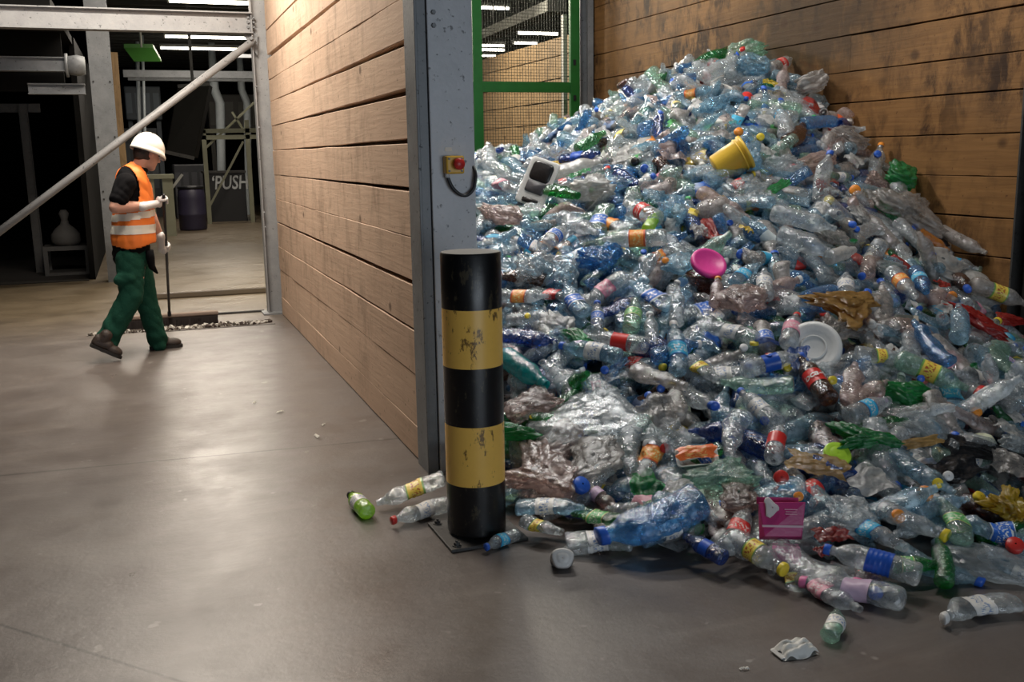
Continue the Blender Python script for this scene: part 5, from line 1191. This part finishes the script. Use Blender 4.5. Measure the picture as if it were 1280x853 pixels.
# crumpled cup on the floor
a = onz(703, 712); t = bpy.data.objects.new('plastic_cup', None); COL.objects.link(t); t.matrix_world = Matrix.Translation(Vector(a+np.array([0, 0, .045]))) @ frame(cr, -cf*.9+cu*.3); reg(t, 'cup', 'crumpled white cup lying by itself on the floor near the bollard', 'x', 'plastic_cup', .09)
mb = MB(); pr = [(.002, .02), (.022, .024), (.028, .016), (.036, .022), (.043, .012), (.044, -.01), (.040, -.05), (.037, -.05), (.04, -.01)]
mb.lathe(pr, 26, None, (False, False)); mb.v = [(x*(1+.10*math.sin(3*math.atan2(y, x)+20*z)), y*(1+.12*math.cos(2*math.atan2(y, x))), z) for x, y, z in mb.v]; lpart(mb, 'cup_body', P_('cup_white', (.66, .65, .63), .4), t)
mb = MB(); mb.lathe([(.038, -.046), (.046, -.05), (.040, -.054)], 26, None, (False, False)); lpart(mb, 'rim', P_('cup_grey', (.3, .3, .29), .5), t)
# loose caps and cups picked out by colour
CAPV = []
mb = MB(); mb.lathe([(.0185, -.010), (.0195, -.009), (.0195, .004), (.018, .006), (.002, .0065)], 28, None, (True, False)); mb.v = [(x*(1+.03*(i % 2)), y*(1+.03*(i % 2)), z) for i, (x, y, z) in enumerate(mb.v)]
CAPME = mb.mesh('loose_cap', PLACE, True)
mb = MB(); mb.lathe([(.016, -.0102), (.016, -.004), (.002, -.0038)], 20, None, (False, False)); CAPIN = mb.mesh('cap_liner', PLACE, True)
def cap_px(x, y, col, label, s=1.5, group=None):
    a = hit(x, y); n = nrm(a[0], a[1]); t = bpy.data.objects.new('bottle_cap', None); COL.objects.link(t); t.empty_display_size = .02
    z = n*.4-cf*.6+rng.normal(0, .3, 3); s *= .82; t.matrix_world = Matrix.Translation(Vector(a+n*.08)) @ frame(cr+rng.normal(0, .2, 3), z) @ Matrix.Scale(s, 4)
    link('cap_shell', CAPME, t, CAPM[col]); link('liner', CAPIN, t, CAPM['white']); reg(t, 'cap', label, col, 'bottle_cap', .04*s, group); return t
for x, y, c, lab, s in ((808, 224, 'blue', 'round bright blue cap in the upper heap beside the cloudy white bottle', 1.8), (948, 184, 'yellow', 'yellow cap uphill of the yellow tub', 1.7), (973, 138, 'blue', 'blue cap high below the crest on the wall side', 1.5), (1061, 250, 'orange', 'large orange red cap near the wall downhill of the white torn scrap', 2.2), (1029, 263, 'yellow', 'mustard cap downhill of the large orange red cap', 2.0),
    (1150, 637, 'orange', 'orange cap at the heap foot below the black films', 2.0), (1217, 641, 'yellow', 'yellow cap near the yellow crumpled bag', 1.6), (731, 625, 'blue', 'big deep blue cap beside the wrinkled pinkish brown bag', 2.4), (1036, 492, 'yellow', 'small lime yellow cap beside the dark brown cola bottle', 1.3), (983, 476, 'yellow', 'yellow cap lying between the blue emblem bottle and the cola bottle', 1.3),
    (942, 445, 'yellow', 'yellow cap beside the broad white sleeved bottle', 1.4), (833, 578, 'red', 'red cap above the orange edged tray', 1.3), (976, 616, 'red', 'crimson cap just above the magenta carton', 1.9), (1118, 666, 'orange', 'orange cap between the cyan sleeved and yellow capped bottles', 1.7), (1260, 702, 'red', 'dark red cap at the outer heap foot', 2.0), (758, 478, 'blue', 'sky blue cap below the deep blue capped bottle', 1.3),
    (812, 510, 'blue', 'dark blue cap beside the smoky grey scuffed bottle', 1.2), (1212, 532, 'orange', 'orange cap low in the heap near the end post', 1.5), (1090, 204, 'blue', 'blue cap against the wall uphill of the shiny green bag', 1.6), (700, 312, 'red', 'red cap beside the blue oval sleeved bottle', 1.5)):
    cap_px(x, y, c, lab, s)

for d in THINGS:
    if d['pos'][0] > 4.5: clear_wall(d['o'])
# ------------------------------------------------------------------ script and emblem on the two cola sleeves
def wrap_text(body, size, var_root, x0, shear, mat, name, rad, turn=0.):
    """script running round the sleeve, its top towards the neck"""
    me = textmesh(body, size, shear, .0012); n = len(me.vertices); co = np.empty(n*3); me.vertices.foreach_get('co', co); co = co.reshape(n, 3)
    th = co[:, 0]/rad+turn; me.vertices.foreach_set('co', np.stack([x0+co[:, 1], -(rad+.003)*np.sin(th), (rad+.003)*np.cos(th)+rad], 1).ravel()); me.update(); me.materials.append(mat)
    o = bpy.data.objects.new(name, me); COL.objects.link(o); o.parent = var_root; return o
SCR = plain('white_script', (.75, .73, .70), .4)
for d in THINGS:
    if d['label'] and d['label'].startswith('dark brown cola'): wrap_text('Coca-Cola', .048, d['o'], -.014, .3, SCR, 'lettering', .0455, .05)
    if d['label'] and d['label'].startswith('clear cola bottle with blue'):
        for nm, c, y0, y1 in (('emblem_red', REDP, .18, 1.), ('emblem_white', SCR, -.18, .18), ('emblem_blue', CAPM['blue'], -1., -.18)):
            mb = MB(); v = []; f = []; K = 14; rr = .017
            for i in range(K+1):
                t_ = -1+2*i/K; ww = math.sqrt(max(0, 1-t_*t_)); off = .22*math.sin(t_*PI)
                a = max(-ww, min(ww, (y0+off if y0 > -.9 else -1))); b = max(-ww, min(ww, (y1+off if y1 < .9 else 1)))
                for q in (a, b):
                    th = PI/2+.25+q*rr/.0455; v.append((-.014+t_*rr, -(.0455+.0035)*math.cos(th), (.0455+.0035)*math.sin(th)+.0455))
            for i in range(K): f.append((2*i, 2*i+1, 2*i+3, 2*i+2))
            mb.add(v, f); o = mb.build(nm, c, d['o'])

# ------------------------------------------------------------------ the other bottles that show, one by one
def tint_at(px, py):
    b = math.exp(-((px-760)/190)**2-((py-330)/170)**2); w = 1/(1+math.exp(-(px-1050)/40)); k = 1-w
    names = ['clear', 'pale blue', 'blue', 'deep blue', 'pale green', 'green', 'grey', 'pinkish', 'brown']
    pr = np.array([.47-.12*b, .22+.14*b, .065+.11*b*k, .03, .075, .03, .05+.06*w, .05+.03*w-.03*b, .012]); pr = np.maximum(pr, .005)
    return names[int(rng.choice(9, p=pr/pr.sum()))]
def top_y(px):
    pts = [(585, 196), (650, 190), (690, 178), (720, 160), (750, 145), (780, 118), (810, 102), (850, 84), (880, 76), (915, 70), (960, 75), (1010, 92), (1030, 120), (1050, 140), (1080, 175), (1105, 197), (1120, 222), (1150, 260), (1180, 295), (1210, 330), (1240, 365), (1280, 388)]
    return float(np.interp(px, [a for a, _ in pts], [b for _, b in pts]))
def toe_y(px): return float(np.interp(px, [590, 640, 700, 800, 900, 1000, 1100, 1200, 1280], [650, 670, 684, 690, 700, 735, 745, 715, 740]))
kinds_p = (['water', 'cola', 'small', 'juice', 'mini'], [.38, .32, .10, .17, .03]); CAPP = (['white', 'blue', 'red', 'yellow', 'green', 'orange', 'black', 'pink', None], [.17, .14, .03, .04, .03, .015, .02, .005, .55])
WRP = (['white', 'red', 'blue', 'yellow', 'cyan', 'green', 'orange', 'lilac', 'pink', None], [.09, .035, .05, .018, .04, .025, .018, .012, .015, .697])
NHERO = len(CAPS); HC = (CAPA[:NHERO]+CAPB[:NHERO])/2
def hero_near(p, d): return bool((np.linalg.norm(HC-p, axis=1) < d).any())
NB = 300; tries = 0
while sum(1 for d in THINGS if d['kind'] == 'bottle') < NB and tries < 5000:
    tries += 1; px = rng.uniform(600, 1279); ty, by_ = top_y(px), toe_y(px); py = ty+4+(by_-ty-4)*rng.uniform()
    if px < 640 and py > 310: continue
    a = hit(px, py)
    if not inside(a, .13): continue
    nearh = hero_near(a, .26)
    n = nrm(a[0], a[1]); kd = rng.choice(kinds_p[0], p=kinds_p[1]); v = pick(str(kd)); v = pick(str(kd)) if v.crush < .6 and rng.uniform() < .6 else v; s = rng.uniform(.92, 1.2)
    t1 = np.cross(n, [.3, .2, 1.]); t1 /= np.linalg.norm(t1); t2 = np.cross(n, t1); best = None
    for k in range(5):
        an = rng.uniform(0, 2*PI); ti = rng.normal(0, .55)*(.3 if nearh else 1); ax = t1*math.cos(an)+t2*math.sin(an)+n*ti; ax /= np.linalg.norm(ax); r = v.h*s*.5; hl = max(.01, v.L*s/2-r)
        for lift in ((-.02, -.01, .0) if nearh else (.0, .02, .04, .06, .085)):
            c = a+n*(lift+r+abs(ti)*v.L*s*.25); g = capsule_gap(c-ax*hl, c+ax*hl, r)
            sc_ = lift+max(0, g)*3
            if g < (.035 if nearh else .014) and (best is None or sc_ < best[0]): best = (sc_, lift, ax, c, hl, r, ti); break
    if best is None: continue
    _, lift, ax, c, hl, r, ti = best
    e0, e1 = c-ax*(hl+r), c+ax*(hl+r)
    if not (inside(e0, .03) and inside(e1, .03)) or max(e0[0], e1[0]) > 5.06: continue
    cap = CAPP[0][int(rng.choice(9, p=CAPP[1]))]; wr = WRP[0][int(rng.choice(10, p=WRP[1]))]
    if v.crush > .85 and rng.uniform() < .5: cap = None
    bottle(v, c-n*r, ax, n, s, tint_at(px, py), cap, wr); remember(c-ax*hl, c+ax*hl, r)
# more bags, films, caps
def scatter(nm, count, fn):
    k = 0; tr = 0
    while k < count and tr < count*30:
        tr += 1; px = rng.uniform(640, 1275); ty, by_ = top_y(px), toe_y(px); py = ty+8+(by_-ty-14)*rng.uniform(); a = hit(px, py)
        if not inside(a, .16): continue
        if fn(px, py, a, nrm(a[0], a[1])): k += 1
SOFTT = (['clear', 'pale blue', 'grey', 'white', 'blue', 'green', 'pinkish', 'red', 'deep blue', 'yellow'], [.32, .14, .12, .10, .08, .07, .08, .04, .03, .02])
def one_bag(px, py, a, n):
    if hero_near(a, .2): return False
    s = rng.uniform(.13, .26); c = a+n*.05
    if capsule_gap(c-n*.01, c+n*.01, s*.25) > .05: return False
    soft('plastic_bag', a+n*.015, rng.uniform(0, 6), n, s, s*rng.uniform(.55, 1), s*rng.uniform(.5, .9), str(rng.choice(SOFTT[0], p=SOFTT[1])), None, 'crumpled bags in the heap'); remember(c-n*.01, c+n*.01, s*.25); return True
scatter('bag', 48, one_bag)
def one_film(px, py, a, n):
    if hero_near(a, .14): return False
    s = rng.uniform(.08, .2); soft('plastic_film', a+n*rng.uniform(.05, .09), rng.uniform(0, 6), n+rng.normal(0, .25, 3), s, s*rng.uniform(.4, .9), s*.6, str(rng.choice(SOFTT[0], p=SOFTT[1])), None, 'film scraps in the heap'); return True
scatter('film', 40, one_film)
def one_cap(px, py, a, n):
    if hero_near(a, .1): return False
    cap_px(px, py, str(rng.choice(['white', 'blue', 'red', 'yellow', 'green', 'orange'], p=[.3, .3, .12, .14, .08, .06])), None, rng.uniform(1.0, 1.4), 'loose caps in the heap'); return True
scatter('cap', 34, one_cap)

for d in THINGS:
    if d['pos'][0] > 4.7: clear_wall(d['o'])
# ------------------------------------------------------------------ the countless rest of the heap, beneath and between: one object
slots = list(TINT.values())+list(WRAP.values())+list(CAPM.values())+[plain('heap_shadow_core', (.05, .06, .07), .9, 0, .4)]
sidx = {m.name: i for i, m in enumerate(slots)}
VV = []; QQ = []; MI = []; off = 0
def push(P, Q, mat):
    global off
    VV.append(P.astype(np.float32)); QQ.append((Q+off).astype(np.int32)); MI.append(np.full(len(Q), sidx[mat.name], np.int32)); off += len(P)
cnt = 0
for layer, (num, o0, o1) in enumerate(((1700, -.055, .0), (1300, -.13, -.05), (500, -.22, -.12))):
    k = 0
    while k < num:
        x = rng.uniform(1.45, 5.0); y = rng.uniform(2.7, 9.6)
        if y > 8.6 and rng.uniform() < .6: continue
        h = hf1(x, y)
        if h < .03: continue
        n = nrm(x, y)
        if rng.uniform() > .55/max(.4, n[2]): continue
        hn = hero_near(np.array([x, y, h]), .22)
        p = np.array([x, y, h])+n*(rng.uniform(o0, o1)-(.045 if hn else 0))
        if p[2] < .012: continue
        k += 1
        if not inside(p, .05): continue
        qx, qy, _z = proj(p); soft_ = rng.uniform() < .13
        t1 = np.cross(n, [.3, .2, 1.]); t1 /= np.linalg.norm(t1); t2 = np.cross(n, t1); an = rng.uniform(0, 2*PI); ax = t1*math.cos(an)+t2*math.sin(an)+n*rng.normal(0, .15 if hn else .6); ax /= np.linalg.norm(ax)
        fm = np.array(frame(ax, n+rng.normal(0, .3, 3)))[:3, :3]
        if soft_:
            s = rng.uniform(.1, .24); P, Q = (bag_np(int(rng.integers(1e6)), 14, 9, rng.uniform(.35, .7), .25) if rng.uniform() < .6 else sheet_np(int(rng.integers(1e6)), 9, 7, .25)); P = P*s
            W = P@fm.T+p
            if W[:, 0].max() > 5.09: W[:, 0] -= W[:, 0].max()-5.08
            W[:, 2] = np.maximum(W[:, 2], .004); push(W, Q, TINT[str(rng.choice(SOFTT[0], p=SOFTT[1]))]); continue
        v = VARS[int(rng.integers(len(VARS)))]
        if v.kind in ('gallon', 'mini') or (v.kind == 'small' and rng.uniform() < .6): continue
        s = rng.uniform(.95, 1.25)
        def put(geo, mat):
            P, Q = geo; W = (P*s)@fm.T+p
            return W, Q, mat
        W, Q, m_ = put(v.lo, TINT[tint_at(qx, qy)]); sh = min(0, 5.085-W[:, 0].max()); zl = max(0, .004-W[:, 2].min())
        if y > 4.6: sh = max(sh, 1.43-W[:, 0].min()) if W[:, 0].min() < 1.43 else sh
        W[:, 0] += sh; W[:, 2] += zl; push(W, Q, m_)
        if rng.uniform() < .24:
            W, Q, m_ = put(v.lolab, WRAP[WRP[0][int(rng.choice(9, p=np.array(WRP[1][:9])/sum(WRP[1][:9])))]]); W[:, 0] += sh; W[:, 2] += zl; push(W, Q, m_)
        if rng.uniform() < .2:
            W, Q, m_ = put(v.locap, CAPM[CAPP[0][int(rng.choice(8, p=np.array(CAPP[1][:8])/sum(CAPP[1][:8])))]]); W[:, 0] += sh; W[:, 2] += zl; push(W, Q, m_)
# dark packed core below the loose top
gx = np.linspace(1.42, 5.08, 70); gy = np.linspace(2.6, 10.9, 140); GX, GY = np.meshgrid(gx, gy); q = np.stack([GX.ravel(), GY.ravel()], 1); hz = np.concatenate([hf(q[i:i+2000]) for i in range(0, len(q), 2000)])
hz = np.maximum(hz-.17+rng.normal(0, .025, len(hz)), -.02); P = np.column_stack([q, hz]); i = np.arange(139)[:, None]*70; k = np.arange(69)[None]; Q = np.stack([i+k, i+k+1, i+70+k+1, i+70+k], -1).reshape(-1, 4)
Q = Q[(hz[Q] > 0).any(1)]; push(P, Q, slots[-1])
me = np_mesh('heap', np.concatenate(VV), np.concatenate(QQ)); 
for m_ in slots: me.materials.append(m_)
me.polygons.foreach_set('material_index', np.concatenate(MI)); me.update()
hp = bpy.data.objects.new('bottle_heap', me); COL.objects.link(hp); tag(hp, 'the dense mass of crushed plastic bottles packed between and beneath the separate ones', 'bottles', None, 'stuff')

# ------------------------------------------------------------------ labels that single out each thing of the heap
LM = []
for key, short in (('yellow plastic tub', 'the yellow tub'), ('shiny green bag', 'the shiny green wall bag'), ('black and white rect', 'the black and white tray'), ('glossy teal', 'the teal bottle'), ('gold foil snack', 'the gold foil bag'), ('broad white round', 'the white lid'),
    ('bright magenta round', 'the magenta lid'), ('deep magenta printed', 'the magenta carton'), ('dark brown cola', 'the brown cola bottle'), ('huge bent', 'the huge blue bottle'), ('clear bottle with plain lilac', 'the lilac sleeved bottle'), ('large cloudy clear', 'the cloudy clear bag'),
    ('solid orange', 'the solid orange bottle'), ('red and white bag', 'the red white bag'), ('clear cola bottle', 'the blue emblem bottle'), ('pale blue ribbed bottle standing', 'the upright ribbed bottle'), ('big cloudy white', 'the cloudy white bottle'), ('lime green round', 'the lime lid'),
    ('white tray with torn', 'the orange edged tray'), ('large clear bottle lying slanted', 'the slanted crest bottle'), ('long black film', 'the long black film'), ('wrinkled pinkish', 'the pinkish brown bag'), ('bumpy deep blue', 'the bumpy blue bottle'), ('clear bottle with wide red', 'the red banded bottle'), ('ribbed clear green', 'the ribbed green bottle'), ('large clear glossy', 'the large glossy bottle'), ('long ribbed bluish', 'the tall bluish bottle'), ('lime green bottle end', 'the lime bottle end'), ('clear bottle standing up on', 'the standing crest bottle'), ('yellow crumpled', 'the yellow bag')):
    for d in THINGS:
        if d['label'] and d['label'].startswith(key): LM.append((short, d['pos'])); break
fw = np.array([math.sin(yaw), math.cos(yaw), 0]); sd2 = np.array([math.cos(yaw), -math.sin(yaw), 0])
def attr(d):
    tn = d['tint']
    if d['kind'] == 'bottle':
        st = 'crushed' if d['crush'] > .75 else ('dented' if d['crush'] > .3 else 'smooth')
        sz = 'small ' if d['size'] < .19 else ('large ' if d['size'] > .335 else '')
        ex = ''
        if d['cap'] and d['wrap']: ex = ' with %s cap and %s sleeve' % (d['cap'], d['wrap'])
        elif d['cap']: ex = ' with %s cap' % d['cap']
        elif d['wrap']: ex = ' with %s sleeve' % d['wrap']
        return '%s%s %s bottle%s' % (sz, st, tn, ex)
    sz = 'large ' if d['size'] > .2 else ('small ' if d['size'] < .14 else '')
    if d['kind'] == 'plastic_bag': return '%scrumpled %s bag' % (sz, tn)
    if d['kind'] == 'plastic_film': return '%storn %s film scrap' % (sz, tn)
    return 'loose %s cap' % tn
used = {d['label'] for d in THINGS if d['label']}
def rel(d, lp):
    v = d['pos']-lp; fwd = v@fw+v[2]*.6; lat = v@sd2; dist = np.linalg.norm(v)
    near = 'just ' if dist < .32 else ('' if dist < .7 else 'well ')
    return near+(('above' if fwd > 0 else 'below') if abs(fwd) > abs(lat)*1.0 else ('on the wall side of' if lat > 0 else 'on the bollard side of')), dist
def fit(s):
    for a, b in ((' with ', ', '), (' and ', ' '), ('well ', ''), ('just ', ''), ('small ', ''), ('large ', ''), ('crushed ', ''), ('dented ', ''), ('smooth ', '')):
        if len(s.split()) <= 16: return s
        s = s.replace(a, b, 1)
    if len(s.split()) > 16:
        import re; s = re.sub(r', \w+ cap ', ', ', s)
    return s
todo = [d for d in THINGS if not d['label']]
allattr = {}
for d in todo: d['attr'] = attr(d); allattr.setdefault(d['attr'], []).append(d)
for d in todo:
    done = False
    for short, lp in sorted(LM, key=lambda q: np.linalg.norm(q[1]-d['pos'])):
        rl, dist = rel(d, lp)
        s = '%s %s %s' % (d['attr'], rl, short)
        s = fit(s)
        same = [e for e in allattr[d['attr']] if e is not d and rel(e, lp)[0] == rl]
        if s not in used and not same: done = True; break
    if not done:
        for i in range(40):
            short, lp = sorted(LM, key=lambda q: np.linalg.norm(q[1]-d['pos']))[i % len(LM)]; rl, dist = rel(d, lp); s = fit('%s %s %s' % (d['attr'], rl, short))
            if s not in used: break
    used.add(s); d['o']['label'] = s

# ------------------------------------------------------------------ light: the hall's tube lamps, unseen bay lamps, daylight through the gate behind the camera
area('aisle_lamp_light', (.15, 8.6, 4.4), 1.5, .3, 225, WARM)
area('aisle_lamp_light', (.15, 6.6, 4.5), 1.5, .3, 75, WARM)
area('aisle_lamp_light', (.4, 12.8, 4.4), 1.6, .3, 60, WARM)
area('aisle_lamp_light', (.55, 17.2, 4.2), 1.4, .4, 110, WARM, (.5, 6., 0))
area('aisle_lamp_light', (1.5, 20.6, 4.1), 1.6, .3, 90, WARM)
area('aisle_lamp_light', (1.6, 25., 4.1), 1.6, .4, 60, WARM)
area('unseen_bay_light', (2.2, 7.6, 4.9), 1.6, .3, 165, (1, .96, .90))
area('unseen_bay_light', (2.9, 4.9, 5.), 1.6, .3, 75, (1, .96, .90))  # unseen front lamp, added to brighten the lower heap
area('hall_lamp_light', (3.4, 14.2, 4.5), 1.8, .5, 420, (1, .91, .72), (3.6, 8.5, 1.6))
area('hall_lamp_light', (3.6, 16.5, 4.4), 1.6, .3, 50, (1, .9, .68))
area('gate_daylight', (2.6, -6.5, 1.35), 6., 2.3, 240, (.80, .90, 1.), (2.6, 6, 2.4))
wd = bpy.data.worlds.new('world'); scn.world = wd; wd.use_nodes = True
bg = wd.node_tree.nodes['Background']; bg.inputs[0].default_value = (.62, .72, .85, 1); bg.inputs[1].default_value = .06
vs_ = scn.view_settings; vs_.view_transform = 'Standard'; vs_.look = 'None'; vs_.exposure = 0.; vs_.gamma = 1.; vs_.use_curve_mapping = False
cy = scn.cycles; cy.max_bounces = 8; cy.transparent_max_bounces = 18; cy.diffuse_bounces = 3; cy.glossy_bounces = 3; cy.use_denoising = True; cy.caustics_reflective = False; cy.caustics_refractive = False; cy.sample_clamp_indirect = 4.
